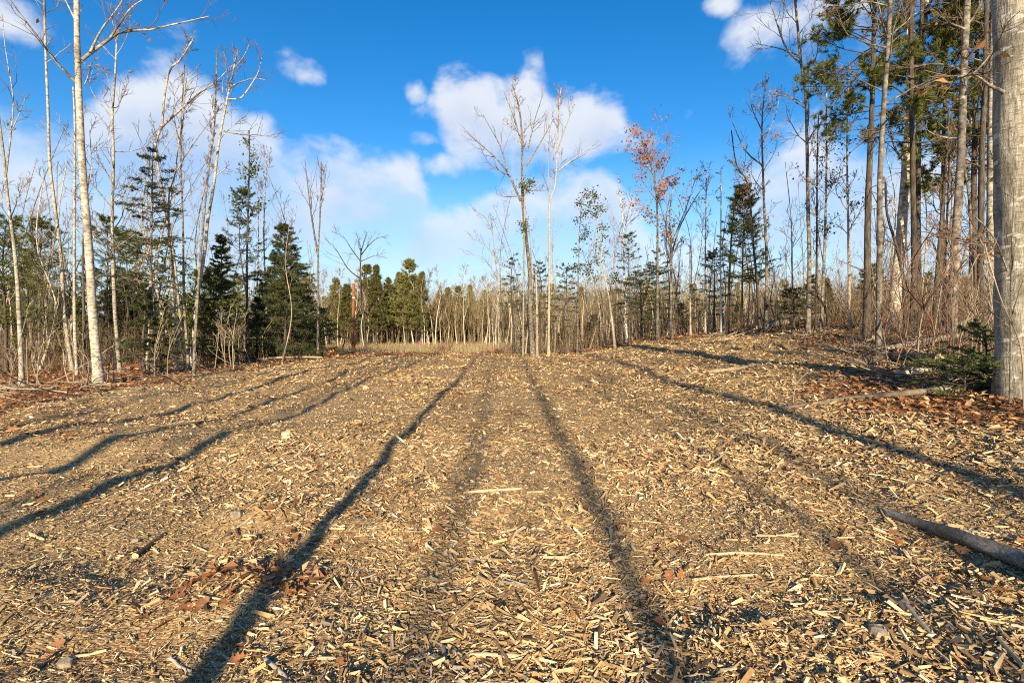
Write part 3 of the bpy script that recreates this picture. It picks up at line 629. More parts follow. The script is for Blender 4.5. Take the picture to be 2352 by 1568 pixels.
    hero('thick sunlit trunk leaning slightly right, nearest after the big edge trunk', [(2184, 756), (2195, 560), (2207, 360), (2213, 180), (2222, 0)], 23, 13, mat='grey_bark', sides=16, n=40, depth=10.5, ext=4, auto=13, span=(.35, 1), limb_len=(.08, .2), ang=60, up=.03, leaves=60, leaf_mat='red_leaf', leaf_size=.06)
    hero('slim leaning grey stem behind the thick sunlit trunk', [(2240, 700), (2228, 480), (2216, 390), (2205, 300)], 10, 5, mat='grey_bark', depth=13, auto=8, limb_len=(.1, .22))
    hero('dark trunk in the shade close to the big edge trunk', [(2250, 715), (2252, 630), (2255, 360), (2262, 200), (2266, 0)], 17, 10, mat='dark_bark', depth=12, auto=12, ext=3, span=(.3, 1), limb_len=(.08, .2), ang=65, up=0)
    hero('pale trunk partly hidden by the left side of the big edge trunk', [(2284, 712), (2278, 600), (2276, 450), (2278, 250), (2282, 60)], 22, 14, mat='birch_bark', depth=12.5, auto=8, ext=3, limb_len=(.08, .18))
    hero('big near trunk at the right edge, grey bark with white blotches', [(2356, 905), (2346, 745), (2340, 560), (2336, 360), (2335, 180), (2332, 0)], 100, 88, mat='edge_bark', sides=28, n=60, depth=6.0, ext=7, limbs=[[(2312, 215), (2270, 195), (2238, 172), (2200, 178), 9], [(2320, 640), (2290, 560), (2262, 520), (2240, 500), 4]], auto=14, span=(.5, 1), limb_len=(.12, .25), leaves=20, leaf_size=.07)
def edge_bark():
    m, nt, b = P('edge_bark', .9, .15); tc = nt.nodes.new('ShaderNodeTexCoord').outputs['Object']
    n1 = noise(nt, tc, 3, 7, .7, (9, 9, 1.6)); n2 = noise(nt, tc, 2.0, 6, .65, (2.0, 2.0, 5.5)); n3 = noise(nt, tc, 1.3, 5, .6, (2.5, 2.5, 1.2)); n4 = noise(nt, tc, 5, 5, .7, (2, 2, 14))
    col = ramp(nt, n1, [(.32, (.17, .15, .115)), (.5, (.37, .335, .27)), (.68, (.52, .48, .395))])
    col = mix(nt, ramp(nt, n4, [(.52, (0, 0, 0)), (.60, (.7, .7, .7))]), col, (.12, .095, .07))
    col = mix(nt, ramp(nt, n3, [(.50, (0, 0, 0)), (.66, (.8, .8, .8))]), col, (.13, .115, .075))
    col = mix(nt, ramp(nt, n2, [(.58, (0, 0, 0)), (.62, (1, 1, 1))]), col, (.62, .59, .52))
    nt.links.new(col, b.inputs['Base Color']); bump(nt, n1, b, .9, .03); M['edge_bark'] = m
edge_bark()
build_heroes()

def build_named_conifers():
    def g3(px, depth): x = (px - W0) / W0 * depth; return (x, depth, float(ground(x, depth)))
    conifer('spruce_tree', 'dense dark spruce with a full cone shape at the edge of the left woods', g3(652, 23.5), 6.2, 2.15, .03, 165, twigs=11, per=13, nl=.09, nw=.022, shape=.9, sub=3)
    conifer('spruce_tree', 'tall sparse spruce with drooping open boughs behind the crooked birch', g3(352, 16.5), 7.4, 1.55, .30, 58, twigs=9, per=12, nl=.07, nw=.018, shape=.7, droop=-.12, sub=3, wood='grey_bark', r=.09)
    conifer('fir_tree', 'dark narrow fir between the leaning birch and the dark straight trunk', g3(505, 20.5), 5.2, 1.0, .08, 95, twigs=9, per=12, nl=.08, nw=.02, shape=.7)
    conifer('fir_tree', 'small young fir among the trunks, right of the large birch', g3(330, 16.2), 2.8, 1.0, .15, 48, twigs=8, per=12, nl=.07, nw=.017, mat='hemlock_needle')
    conifer('fir_tree', 'low spreading young fir at the foot of the crooked birch', g3(372, 16.4), 2.1, .9, .10, 40, twigs=8, per=12, nl=.07, nw=.017)
    conifer('fir_tree', 'small dark fir in the shade left of the dense spruce', g3(592, 24), 3.0, 1.1, .05, 70, twigs=9, per=10, nl=.09, nw=.022)
    conifer('fir_tree', 'low dark fir spreading at the right foot of the dense spruce', g3(745, 26), 2.4, 1.5, .03, 60, twigs=9, per=10, nl=.09, nw=.022)
    conifer('pine_tree', 'yellowish pine sapling at the far left behind the leaning birch', g3(15, 17), 5.2, 1.7, .15, 60, mat='pine_needle', twigs=9, per=12, nl=.11, nw=.016, shape=.5, droop=0, nang=38)
    conifer('pine_tree', 'light green pine between the pair of thin birches and the far left', g3(95, 21), 6.0, 1.7, .2, 60, mat='pine_needle', twigs=8, per=12, nl=.11, nw=.018, shape=.5, droop=0, nang=38)
    conifer('pine_tree', 'light green pine glimpsed behind the straight grey birch', g3(245, 22), 6.2, 1.5, .3, 55, mat='pine_needle', twigs=8, per=12, nl=.11, nw=.018, shape=.5, droop=0, nang=38)
    conifer('pine_tree', 'slender pine with feathery top just right of the leaning birch', g3(560, 24.5), 8.0, 1.2, .45, 46, mat='pine_needle', twigs=8, per=12, nl=.11, nw=.018, shape=.4, droop=.0, nang=38)
    conifer('pine_tree', 'bushy green pine standing alone above the far right edge', g3(1705, 21), 6.1, 1.35, .34, 84, mat='pine_needle', twigs=9, per=11, nl=.11, nw=.02, shape=.62, droop=0, nang=40, r=.06)
    conifer('hemlock_tree', 'feathery hemlock under the red leaved tree', g3(1512, 24.5), 4.4, 1.1, .25, 55, mat='hemlock_needle', twigs=8, per=9, nl=.07, nw=.02, shape=.6)
    conifer('hemlock_tree', 'ragged low hemlock right of the bright white birch', g3(1470, 27), 3.6, 1.5, .25, 42, mat='hemlock_needle', twigs=8, per=9, nl=.07, nw=.022, shape=.4)
    conifer('hemlock_tree', 'open hemlock with thin tiers between white birch and leaning stem', g3(1445, 26), 5.6, 1.0, .3, 40, mat='hemlock_needle', twigs=7, per=9, nl=.07, nw=.02, shape=.4)
    conifer('hemlock_tree', 'small dark hemlock beside the thin white birch pole', g3(1640, 24), 3.8, 1.2, .2, 46, mat='fir_needle', twigs=8, per=9, nl=.07, nw=.02, shape=.5)
    conifer('hemlock_tree', 'small open hemlock right of the tallest middle tree', g3(1240, 27.5), 5.0, .8, .35, 34, mat='fir_needle', twigs=7, per=9, nl=.07, nw=.02, shape=.5)
    conifer('hemlock_tree', 'thin hemlock with flat tiers right of the tall pale middle tree', g3(1300, 27), 4.6, 1.1, .3, 34, mat='hemlock_needle', twigs=7, per=9, nl=.07, nw=.02, shape=.4)
    conifer('hemlock_tree', 'slim hemlock left of the tallest middle tree', g3(1180, 28), 5.6, .75, .4, 30, mat='hemlock_needle', twigs=7, per=8, nl=.07, nw=.018, shape=.5)
    # white pines on the right bank
    def pp(pts, depth, ext):
        b = np.array(g3(pts[0][0], depth)); q = [at(x, y, depth) - b for x, y in pts]; q[0] = np.zeros(3)
        q.append(q[-1] + np.array([.1, 0, ext])); return tuple(b), np.array(q)
    b, q = pp([(1991, 735), (1994, 480), (2003, 240), (2009, 0)], 12.5, 4)
    pine('pine_tree', 'dark white pine with a wide feathery crown left of the nearest slim trunk', b, q, .095, [(.42, .72, 34), (.72, 1, 34)], L=(1.1, 2.4), tufts=12, nd=17, nw=.017, nl=.13)
    b, q = pp([(2110, 745), (2108, 480), (2112, 240), (2118, 0)], 14.5, 4)
    pine('pine_tree', 'white pine with brownish feathery boughs behind the dark upright trunk', b, q, .10, [(.46, .75, 30), (.75, 1, 28)], L=(1.1, 2.2), tufts=12, nd=17, nw=.018, nl=.13)
    b, q = pp([(2232, 720), (2236, 480), (2240, 240), (2244, 120)], 13.5, 3)
    pine('pine_tree', 'green white pine filling the gap left of the big edge trunk', b, q, .10, [(.32, .6, 30), (.6, 1, 36)], L=(1.0, 1.9), tufts=12, nd=17, nw=.018, nl=.13)
    b, q = pp([(2160, 720), (2165, 500), (2168, 300), (2172, 180)], 15.5, 3)
    pine('pine_tree', 'open white pine showing between the slanting and the thick sunlit trunk', b, q, .08, [(.35, .6, 20), (.6, 1, 24)], L=(.8, 1.7), tufts=11, nd=17, nw=.019, nl=.13)
    conifer('hemlock_tree', 'bright green hemlock sapling beside the foot of the big edge trunk', g3(2262, 6.6), .80, .80, .1, 26, mat='bright_needle', twigs=9, per=22, nl=.032, nw=.009, droop=-.06, shape=.5, r=.012)
    conifer('hemlock_tree', 'low hemlock seedling lying over the slash near the long log', g3(2215, 6.4), .40, .75, .05, 18, mat='bright_needle', twigs=9, per=22, nl=.028, nw=.006, droop=-.08, shape=.4, r=.01)
    conifer('fir_tree', 'tiny dark fir under the bent sapling at the far right edge', g3(1822, 18.5), 1.5, 1.0, .3, 24, twigs=8, per=10, nl=.07, nw=.02, shape=.3)
build_named_conifers()

# trees standing behind the viewer, whose shadows cross the clearing
def build_rear_trees():
    for (x, y, r, H, lab, au) in [(-1.46, -4.5, .105, 18, 'bare tree behind the viewer casting the sharp shadow left of centre', 10), (.88, -21, .15, 25, 'bare tree behind the viewer casting the wavy shadow right of centre', 16),
                              (4.0, -12, .17, 22, 'bare tree behind the viewer casting the long shadow towards the right bank', 16), (-3.7, -6, .13, 19, 'bare tree behind the viewer casting the first of the left shadows', 14), (-4.3, -24, .10, 22, 'bare tree behind the viewer beside the first left shadow', 14),
                              (-4.95, -8, .16, 20, 'bare tree behind the viewer casting the second of the left shadows', 14), (-6.5, -6, .17, 20, 'bare tree behind the viewer casting the broad shadow at left', 12), (-7.4, -18, .11, 21, 'bare tree behind the viewer between the two outer left shadows', 12),
                              (-9.2, -6, .17, 19, 'bare tree behind the viewer casting the outermost left shadow', 12), (6.8, -9, .15, 20, 'bare tree behind the viewer shading the right slope', 16),
                              (2.3, -13, .06, 15, 'slim bare tree behind the viewer shading the chips at lower right', 16), (-.3, -30, .14, 24, 'bare tree farther behind the viewer, near the centre line', 18), (9.5, -14, .14, 19, 'bare tree behind the viewer shading the woods at right', 14),
                              (3.0, -28, .12, 24, 'bare tree farther behind the viewer, right of centre', 18), (5.4, -9, .07, 15, 'slim bare tree behind the viewer beside the right slope', 16)]:
        w_ = .25 if 'sharp' in lab else .9
        p = np.array([[0, 0, 0], [rng.normal(0, .12) * w_, 0, H * .25], [rng.normal(0, .2) * w_, 0, H * .5], [rng.normal(0, .3) * w_, 0, H * .75], [rng.normal(0, .4) * w_, 0, H]])
        bare_tree('bare_tree', lab, (x, y, float(ground(x, y))), p, r, .015, auto=au, span=(.42, 1), limb_len=(.14, .28), group='trees behind the viewer', dense=(5, 3), rmin=.006)
build_rear_trees()

# ------------------------------------------------------------------ woods behind: individual trees copied from a few kinds
def lmk(px):
    for lim, t in ((90, ' behind the leaning birch at far left'), (215, ' behind the pair of thin birches'), (300, ' behind the largest birch'), (420, ' behind the crooked birch'), (540, ' behind the leaning birch pair'), (690, ' behind the dense spruce'), (770, ' behind the lone forked tree'), (870, ' around the brown pole'),
                   (990, ' between the small broad tree and the centre'), (1130, ' straight ahead'), (1290, ' behind the two tallest middle trees'), (1420, ' behind the tufted stems'), (1570, ' behind the red leaved tree'), (1660, ' behind the thin white birch pole'), (1790, ' behind the bushy pine'), (1920, ' behind the bent sapling'), (2070, ' behind the nearest slim trunk'), (2230, ' behind the thick sunlit trunk')):
        if px < lim: return t
    return ' behind the big edge trunk'
def build_fill():
    H0 = (0, 0, -50)
    protos = []
    # mid distance deciduous kinds (unlinked from view: the first copy is the kind itself)
    def straight(H, wob):
        return np.array([[0, 0, 0], [rng.normal(0, wob), rng.normal(0, wob), H * .33], [rng.normal(0, wob * 1.6), rng.normal(0, wob * 1.6), H * .66], [rng.normal(0, wob * 2.4), rng.normal(0, wob * 2.4), H]])
    for k in range(7):
        H = rng.uniform(6, 10)
        protos.append(bare_tree('slender_tree', 'x', H0, straight(H, .25), rng.uniform(.035, .06), .012, mat=['birch_bark', 'tan_bark', 'grey_bark', 'birch_bark', 'tan_bark', 'grey_bark', 'dark_bark'][k], twig='pale_twig' if k % 2 else 'twig_bark',
                                auto=10, span=(.2, 1), limb_len=(.14, .3), up=.14, dense=(4, 3), sides=6, rmin=.006, n=14))
    firs = [conifer('fir_tree', 'x', H0, rng.uniform(3.2, 5.5), rng.uniform(.9, 1.3), .1, 46, twigs=8, per=9, nl=.11, nw=.035, mat=['fir_needle', 'hemlock_needle', 'pine_needle', 'pine_needle'][k], shape=[.8, .6, .5, .4][k], sub=2, droop=[-.1, -.08, 0, 0][k]) for k in range(4)]
    # far kinds: 12-17 m trees seen from about a hundred metres
    far = []
    for k in range(7):
        H = rng.uniform(11.5, 14.5)
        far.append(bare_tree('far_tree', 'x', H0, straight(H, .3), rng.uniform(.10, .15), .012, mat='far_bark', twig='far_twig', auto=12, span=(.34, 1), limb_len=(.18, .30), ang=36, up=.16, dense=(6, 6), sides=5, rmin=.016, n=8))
    for o in far:        # limbs of a far tree read as one crown
        lm = [c for c in o.children if c.name.startswith('limb')]
        vs, fs, mi, off = [], [], [], 0
        for c in lm:
            me = c.data; v = np.empty(len(me.vertices) * 3, np.float32); me.vertices.foreach_get('co', v); f = np.empty(len(me.loops), np.int32); me.loops.foreach_get('vertex_index', f)
            q = np.empty(len(me.polygons), np.int32); me.polygons.foreach_get('material_index', q)
            vs.append(v.reshape(-1, 3)); fs.append(f.reshape(-1, 4) + off); mi.append(q); off += len(me.vertices)
            bpy.data.objects.remove(c)
        tag(link('crown', mesh_np('crown', np.concatenate(vs), [np.concatenate(fs)], [M['far_bark'], M['far_twig']], np.concatenate(mi)), o), kind='stuff')
    farpine = []
    for k in range(4):
        H = rng.uniform(15, 18)
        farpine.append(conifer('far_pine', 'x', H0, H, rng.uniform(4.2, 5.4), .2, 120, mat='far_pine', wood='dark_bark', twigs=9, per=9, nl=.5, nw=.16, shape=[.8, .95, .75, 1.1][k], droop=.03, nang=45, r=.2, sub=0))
    used = set()
    def put(o, x, y, sc, label, group):
        z = float(ground(x, y)) - .03
        if o.name not in used:
            used.add(o.name); o.location = (x, y, z); o.rotation_euler = (rng.normal(0, .02), rng.normal(0, .02), rng.uniform(0, 6.28)); o.scale = (sc,) * 3; o['label'] = label; o['group'] = group; return o
        return copy_tree(o, (x, y, z), rng.uniform(0, 6.28), sc, label, group, (rng.normal(0, .03), rng.normal(0, .03)))
    def colx(px, d): return (px - W0) / W0 * d
    # left woods
    for k in range(150):
        px = rng.uniform(-260, 735); lo = 17 if px < 450 else (21 if px < 650 else 28); d = lo + 34 * rng.random() ** 1.3
        j = k % 7; put(protos[j], colx(px, d), d, rng.uniform(.55, 1.05) if d < 26 else rng.uniform(.8, 1.2), [w + lmk(px) for w in ['thin bare birch sapling in the left woods', 'thin tan stemmed tree in the left woods', 'thin grey tree in the left woods', 'thin bare birch sapling in the left woods', 'thin tan stemmed tree in the left woods', 'thin grey tree in the left woods', 'thin dark stemmed tree in the left woods']][j], 'crowded thin trees of the left woods')
    for k in range(95):
        px = rng.uniform(-260, 740); lo = 19 if px < 500 else 25; d = lo + 28 * rng.random()
        j = rng.integers(0, 4); put(firs[j], colx(px, d), d, rng.uniform(.6, 1.25), ['dark fir in the left woods', 'feathery hemlock in the left woods', 'yellow green pine in the left woods', 'bushy green pine in the left woods'][j] + lmk(px), 'evergreens filling the left woods')
    # middle and right woods
    for k in range(120):
        px = rng.uniform(1130, 2500)
        lo = np.interp(px, [1130, 1450, 1750, 2000, 2500], [33, 30, 25, 22, 17]); d = lo + (26 if px < 1800 else 40) * rng.random()
        j = k % 7; put(protos[j], colx(px, d), d, rng.uniform(.5, .85), [w + lmk(px) for w in ['thin bare birch sapling in the woods', 'thin tan stemmed tree in the woods', 'thin grey tree in the woods', 'thin bare birch sapling in the woods', 'thin tan stemmed tree in the woods', 'thin grey tree in the woods', 'thin dark stemmed tree in the woods']][j], 'thin trees of the woods right of centre')
    for k in range(40):
        px = rng.uniform(1150, 1830); d = np.interp(px, [1150, 1450, 1830], [29, 26.5, 21]) + 6 * rng.random(); j = (k * 3) % 7
        put(protos[j], colx(px, d), d, rng.uniform(.6, 1.0), ['slim birch', 'slim tan tree', 'slim grey tree', 'slim pale tree', 'slim straw coloured tree', 'slim twiggy grey tree', 'slim dark tree'][j] + ' near the far edge' + lmk(px), 'slim trees near the far edge')
    for k in range(20):
        px = rng.uniform(1850, 2420); d = np.interp(px, [1850, 2100, 2420], [18, 15, 12]) + 9 * rng.random(); j = (k * 3) % 7
        put(protos[j], colx(px, d), d, rng.uniform(.55, .95), ['slim birch', 'slim tan tree', 'slim grey tree', 'slim pale tree', 'slim straw coloured tree', 'slim twiggy grey tree', 'slim dark tree'][j] + ' on the right bank' + lmk(px), 'slim trees on the right bank')
    for k in range(34):
        px = rng.uniform(1180, 2450); lo = np.interp(px, [1130, 1450, 1750, 2000, 2500], [34, 31, 27, 22, 18]); d = lo + 16 * rng.random()
        j = rng.integers(0, 2); put(firs[j], colx(px, d), d, rng.uniform(.45, .8), ['small dark fir in the woods', 'small hemlock in the woods'][j] + lmk(px), 'small evergreens right of centre')
    # far tree line beyond the road
    n = 0
    for k in range(290):
        px = 640 + (k + rng.random()) / 290 * 1700; d = rng.uniform(78, 108)
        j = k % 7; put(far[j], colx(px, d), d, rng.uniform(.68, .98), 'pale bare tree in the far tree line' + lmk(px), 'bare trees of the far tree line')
    for px, top in [(772, 640), (795, 655), (842, 612), (862, 610), (890, 640), (915, 628), (935, 600), (955, 625), (1008, 668), (1030, 662), (1052, 660), (1085, 655), (1112, 668), (1175, 672), (1260, 655), (1340, 660), (1410, 660), (1480, 650), (1600, 655), (1690, 650), (700, 640), (650, 620), (1800, 645), (1900, 640), (2000, 645), (2120, 640), (2220, 640)]:
        d = rng.uniform(82, 92) if 760 < px < 960 else rng.uniform(93, 106); o = farpine[n % 4]; n += 1
        zt = CAM_H + (HOR - top) / W0 * d; x = colx(px, d); H = o.children[0].dimensions.z if False else None
        hgt = max(c.data.vertices[0].co.z if False else np.max([v.co.z for v in c.data.vertices[:400]]) for c in o.children if c.name.startswith('trunk'))
        put(o, x, d, (zt - float(ground(x, d))) / hgt, ('tall green pine of the far tree line' if px < 970 else 'pine top above the far tree line') + lmk(px), 'pines of the far tree line')
build_fill()

def stems(n, xy, hrange, rr, lean, seg=4, branch=2, wob=.12, bseg=2):
    """n thin upright stems with a few side twigs, as one mesh"""
    z = ground(xy[:, 0], xy[:, 1]) - .02; st = np.concatenate([xy, z[:, None]], 1)
    L = rng.uniform(*hrange, n); d = np.concatenate([rng.normal(0, lean, (n, 2)), np.ones((n, 1))], 1)
    p, r = grow(st, d, L, rng.uniform(*rr, n), seg, wob, .02, .35)
    p2, r2, _, _ = spawn(p, r, L, branch, (.25, 1), (40, 12), (.3, .6), bseg, wob, .06, .6, rr[0] * .6)
    return tubes([(p, r), (p2, r2)], (3, 3))
bark('brush', [(0.3, (.13, .085, .055)), (0.7, (.26, .18, .11))], (1, 1, 1), 3)
def build_undergrowth():
    n = 16000; px = rng.uniform(-420, 735, n); d = rng.uniform(27, 62, n); x = (px - W0) / W0 * d
    hh = 7.0 * vnoise(px * .013, d * .06, 43) ** 1.3 * rng.random(n) ** .8 * 1.3
    v, f = leaf_quads(np.stack([x, d, ground(x, d) + hh], 1), rng.uniform(.12, .34, n))
    tag(link('evergreen_understorey', mesh_np('evergreen_understorey', v, [f], [M['hemlock_needle']], smooth=False)), 'dark evergreens massed deep inside the left woods', 'woods', kind='stuff')
    def scatter(n, pxr, dfun, spread):
        px = rng.uniform(*pxr, n); d = dfun(px) + spread * rng.random(n) ** 1.5
        return np.stack([(px - W0) / W0 * d, d], 1)
    v, f = stems(3000, scatter(3000, (-300, 745), lambda p: np.interp(p, [-300, 0, 250, 450, 650, 745], [15.5, 16, 18, 19.5, 23, 27]), 24), (.4, 2.3), (.005, .010), .25, branch=3)
    tag(link('undergrowth', mesh_np('undergrowth', v, [f], [M['brush']])), 'tangle of bare brush under the left woods', 'undergrowth', kind='stuff')
    v, f = stems(2600, scatter(2600, (1160, 2000), lambda p: np.interp(p, [1160, 1450, 1750, 1900, 2000], [31, 26.5, 23, 19.5, 14]), 24), (.4, 2.4), (.006, .012), .28, branch=3)
    tag(link('undergrowth', mesh_np('undergrowth', v, [f], [M['brush']])), 'tangle of bare brush along the far right edge', 'undergrowth', kind='stuff')
    v, f = stems(900, scatter(900, (1960, 2450), lambda p: np.interp(p, [1960, 2100, 2250, 2450], [12.5, 10.2, 8.2, 7.0]), 14), (.3, 1.9), (.003, .008), .45, branch=4)
    tag(link('undergrowth', mesh_np('undergrowth', v, [f], [M['brush']])), 'tangle of thin brush on the right bank', 'undergrowth', kind='stuff')
    # far wood mass between and behind the counted trees
    n = 3600; px = rng.uniform(560, 2500, n); d = rng.uniform(84, 135, n); xy = np.stack([(px - W0) / W0 * d, d], 1)
    v, f = stems(n, xy, (4.5, 11.5), (.025, .06), .05, seg=3, branch=10, wob=.09, bseg=1)
    tag(link('far_woods', mesh_np('far_woods', v, [f], [M['far_twig']])), 'massed bare twigs and stems of the far woods', 'woods', kind='stuff')
    # dark evergreen understorey inside the far woods
    n = 22000; px = rng.uniform(560, 2500, n); d = rng.uniform(100, 130, n); x = (px - W0) / W0 * d
    hh = 9.0 * vnoise(px * .016, d * .05, 41) * rng.random(n) ** .8 * 1.35
    pos = np.stack([x, d, ground(x, d) + hh], 1); v, f = leaf_quads(pos, rng.uniform(.3, .75, n))
    tag(link('evergreen_understorey', mesh_np('evergreen_understorey', v, [f], [M['fir_needle']], smooth=False)), 'dark evergreens massed inside the far woods', 'woods', kind='stuff')
    # dry grass and weeds on the verge beyond the crest
    n = 5200; px = rng.uniform(660, 1320, n); d = rng.uniform(33, 82, n); xy = np.stack([(px - W0) / W0 * d, d], 1)
    v, f = stems(n, xy, (.2, .7), (.010, .02), .3, seg=2, branch=1, bseg=1)
    tag(link('dry_weeds', mesh_np('dry_weeds', v, [f], [M['dry_grass']])), 'dry straw coloured weeds on the verge before the far woods', 'weeds', kind='stuff')
build_undergrowth()

# ------------------------------------------------------------------ chipped wood, leaves, sticks and logs on the ground
def chip_material():
    m, nt, b = P('wood_chip', .8, .25)
    at_ = nt.nodes.new('ShaderNodeAttribute'); at_.attribute_name = 'tone'
    tc = nt.nodes.new('ShaderNodeTexCoord').outputs['Object']
    g = noise(nt, tc, 90, 2, .6)
    col = mix(nt, .35, at_.outputs['Color'], g, 'OVERLAY'); nt.links.new(col, b.inputs['Base Color'])
    M['wood_chip'] = m
chip_material()
TONES = np.array([(.50, .355, .18), (.40, .275, .135), (.63, .49, .285), (.30, .205, .105), (.19, .13, .072), (.76, .65, .45), (.36, .32, .25), (.07, .048, .03), (.40, .21, .095)])
TONES = TONES * np.array([1.04, .97, .90])
TP = np.array([.22, .19, .15, .14, .10, .08, .07, .06, .03])
def chip_mesh(x, y, ln, wd, th, yaw, pitch, roll, lift, tone):
    """tent-shaped split chips: 6 verts, 2 quads + 2 tris each"""
    n = len(x); z = ground(x, y) + lift
    a = rng.uniform(.7, 1.0, (n, 4)); e = rng.uniform(.15, .5, (n, 2))
    X = np.stack([-.5 * a[:, 0], -.5 * a[:, 1], .5 * a[:, 2], .5 * a[:, 3], -.5 + e[:, 0] * .3, .5 - e[:, 1] * .3], 1) * ln[:, None]
    Yv = np.stack([-np.ones(n), np.ones(n), np.ones(n) * rng.uniform(.3, 1, n), -np.ones(n) * rng.uniform(.3, 1, n), rng.uniform(-.6, .6, n), rng.uniform(-.6, .6, n)], 1) * .5 * wd[:, None]
    Z = np.stack([np.zeros(n)] * 4 + [np.ones(n), rng.uniform(.4, 1, n)], 1) * th[:, None]
    # roll about length, pitch, yaw
    cr, sr = np.cos(roll)[:, None], np.sin(roll)[:, None]; Yv, Z = Yv * cr - Z * sr, Yv * sr + Z * cr
    cp, sp = np.cos(pitch)[:, None], np.sin(pitch)[:, None]; X, Z = X * cp - Z * sp, X * sp + Z * cp
    cy, sy = np.cos(yaw)[:, None], np.sin(yaw)[:, None]; X, Yv = X * cy - Yv * sy, X * sy + Yv * cy
    v = np.stack([X + x[:, None], Yv + y[:, None], Z + z[:, None]], -1).reshape(-1, 3)
    b = np.arange(n)[:, None] * 6
    q = np.concatenate([b + np.array([[0, 3, 5, 4]]), b + np.array([[2, 1, 4, 5]])]); t = np.concatenate([b + np.array([[1, 0, 4]]), b + np.array([[3, 2, 5]])])
    return v, q, t, np.repeat(tone, 6, axis=0)
def pick_tone(n):
    t = TONES[rng.choice(len(TONES), n, p=TP / TP.sum())] * rng.uniform(.65, 1.2, (n, 1)); return np.concatenate([t, np.ones((n, 1))], 1)
def build_chips():
    N = 430000
    # about even density in the picture, thinner very near
    d = np.exp(rng.uniform(math.log(1.0), math.log(31), N)); keep = rng.random(N) < np.clip((d / 3.2), .25, 1) * np.where(d > 10, .8, 1); d = d[keep]; n = len(d)
    x = rng.uniform(-1, 1, n) * (1.12 * d + .9)
    lt = litter(x, d); ins = inside_dist(x, d); k = (rng.random(n) > lt * .85) & (ins > -.8); x, d = x[k], d[k]; n = len(d)
    far = np.clip((d - 3.5) / 14, 0, 1.7)
    coarse = .52 + .72 * vnoise(x * .55, d * .55, 31) ** 1.3 + .28 * sst(.3, 2.5, x)
    ln = np.exp(rng.normal(math.log(.0245), .55, n)) * coarse * (1 + far * 1.7); ln = np.clip(ln, .009, .24)
    wd = np.clip(ln * rng.uniform(.08, .32, n), .003, .024) * (1 + 1.1 * far); th = wd * rng.uniform(.35, .85, n)
    yaw = rng.uniform(0, 6.28, n); pitch = rng.normal(0, .32, n); roll = rng.normal(0, .55, n); lift = rng.uniform(-.002, .014, n) + np.abs(np.sin(pitch)) * ln * .25; tone = pick_tone(n)
    nr = d < 7.0
    v, q, t, c = chip_mesh(x[nr], d[nr], ln[nr], wd[nr], th[nr], yaw[nr], pitch[nr], roll[nr], lift[nr], tone[nr])
    fr = ~nr; m_ = fr.sum()          # farther off a chip is one bent flake
    ax = np.stack([np.cos(yaw[fr]) * np.cos(pitch[fr]), np.sin(yaw[fr]) * np.cos(pitch[fr]), np.sin(pitch[fr])], 1); sd = nrm(np.cross(ax, np.array([0, 0, 1.]) + rng.normal(0, .45, (m_, 3)))); up_ = np.cross(sd, ax)
    ctr = np.stack([x[fr], d[fr], ground(x[fr], d[fr]) + lift[fr] + .004], 1); A = ax * ln[fr][:, None] * .5; S_ = sd * wd[fr][:, None] * .6
    fv = np.stack([ctr - A, ctr - S_ + up_ * th[fr][:, None] * .8, ctr + A, ctr + S_ + up_ * th[fr][:, None] * .5], 1).reshape(-1, 3); o_ = len(v); bb = np.arange(m_)[:, None] * 4 + o_
    t = np.concatenate([t, bb + np.array([[0, 1, 2]]), bb + np.array([[0, 2, 3]])]); v = np.concatenate([v, fv]); c = np.concatenate([c, np.repeat(tone[fr], 4, axis=0)])
    tag(link('wood_chips', mesh_np('wood_chips', v, [q, t], [M['wood_chip']], smooth=False, attrs={'tone': c})), 'deep layer of pale shredded wood chips covering the clearing', 'wood chips', kind='stuff')
    # the splinters large enough to pick out one by one
    sh = []
    for j in range(12):
        o1 = np.array([0.]); ln = np.array([1.]); w = np.array([rng.uniform(.07, .19)])
        m_ = rng.integers(5, 8); xs = np.linspace(-.5, .5, m_); half = w[0] * .5 * np.interp(xs, [-.5, -.3, .3, .5], [rng.uniform(.1, .7), 1, rng.uniform(.7, 1), rng.uniform(.05, .6)]) * rng.uniform(.75, 1.1, m_)
        bend = .05 * rng.normal() * (xs ** 2); V = []
        for i in range(m_):
            zt = w[0] * rng.uniform(.35, .6); off = bend[i] + rng.normal(0, .008)
            V += [(xs[i], off - half[i], 0), (xs[i], off - half[i] * .7, zt), (xs[i], off + half[i] * .6, zt * rng.uniform(.6, 1)), (xs[i], off + half[i], 0)]
        F = [(4 * i + a, 4 * i + (a + 1) % 4, 4 * i + 4 + (a + 1) % 4, 4 * i + 4 + a) for i in range(m_ - 1) for a in range(4)] + [(3, 2, 1, 0), (4 * m_ - 4, 4 * m_ - 3, 4 * m_ - 2, 4 * m_ - 1)]
        TN = TONES; tn = np.concatenate([TN[[2, 0, 5, 1, 2, 4, 0, 5, 2, 0, 6, 8][j]], [1]])
        sh.append(mesh_np('splinter', V, [np.array(F)], [M['wood_chip']], smooth=False, attrs={'tone': np.repeat(tn[None], len(V), 0)}))
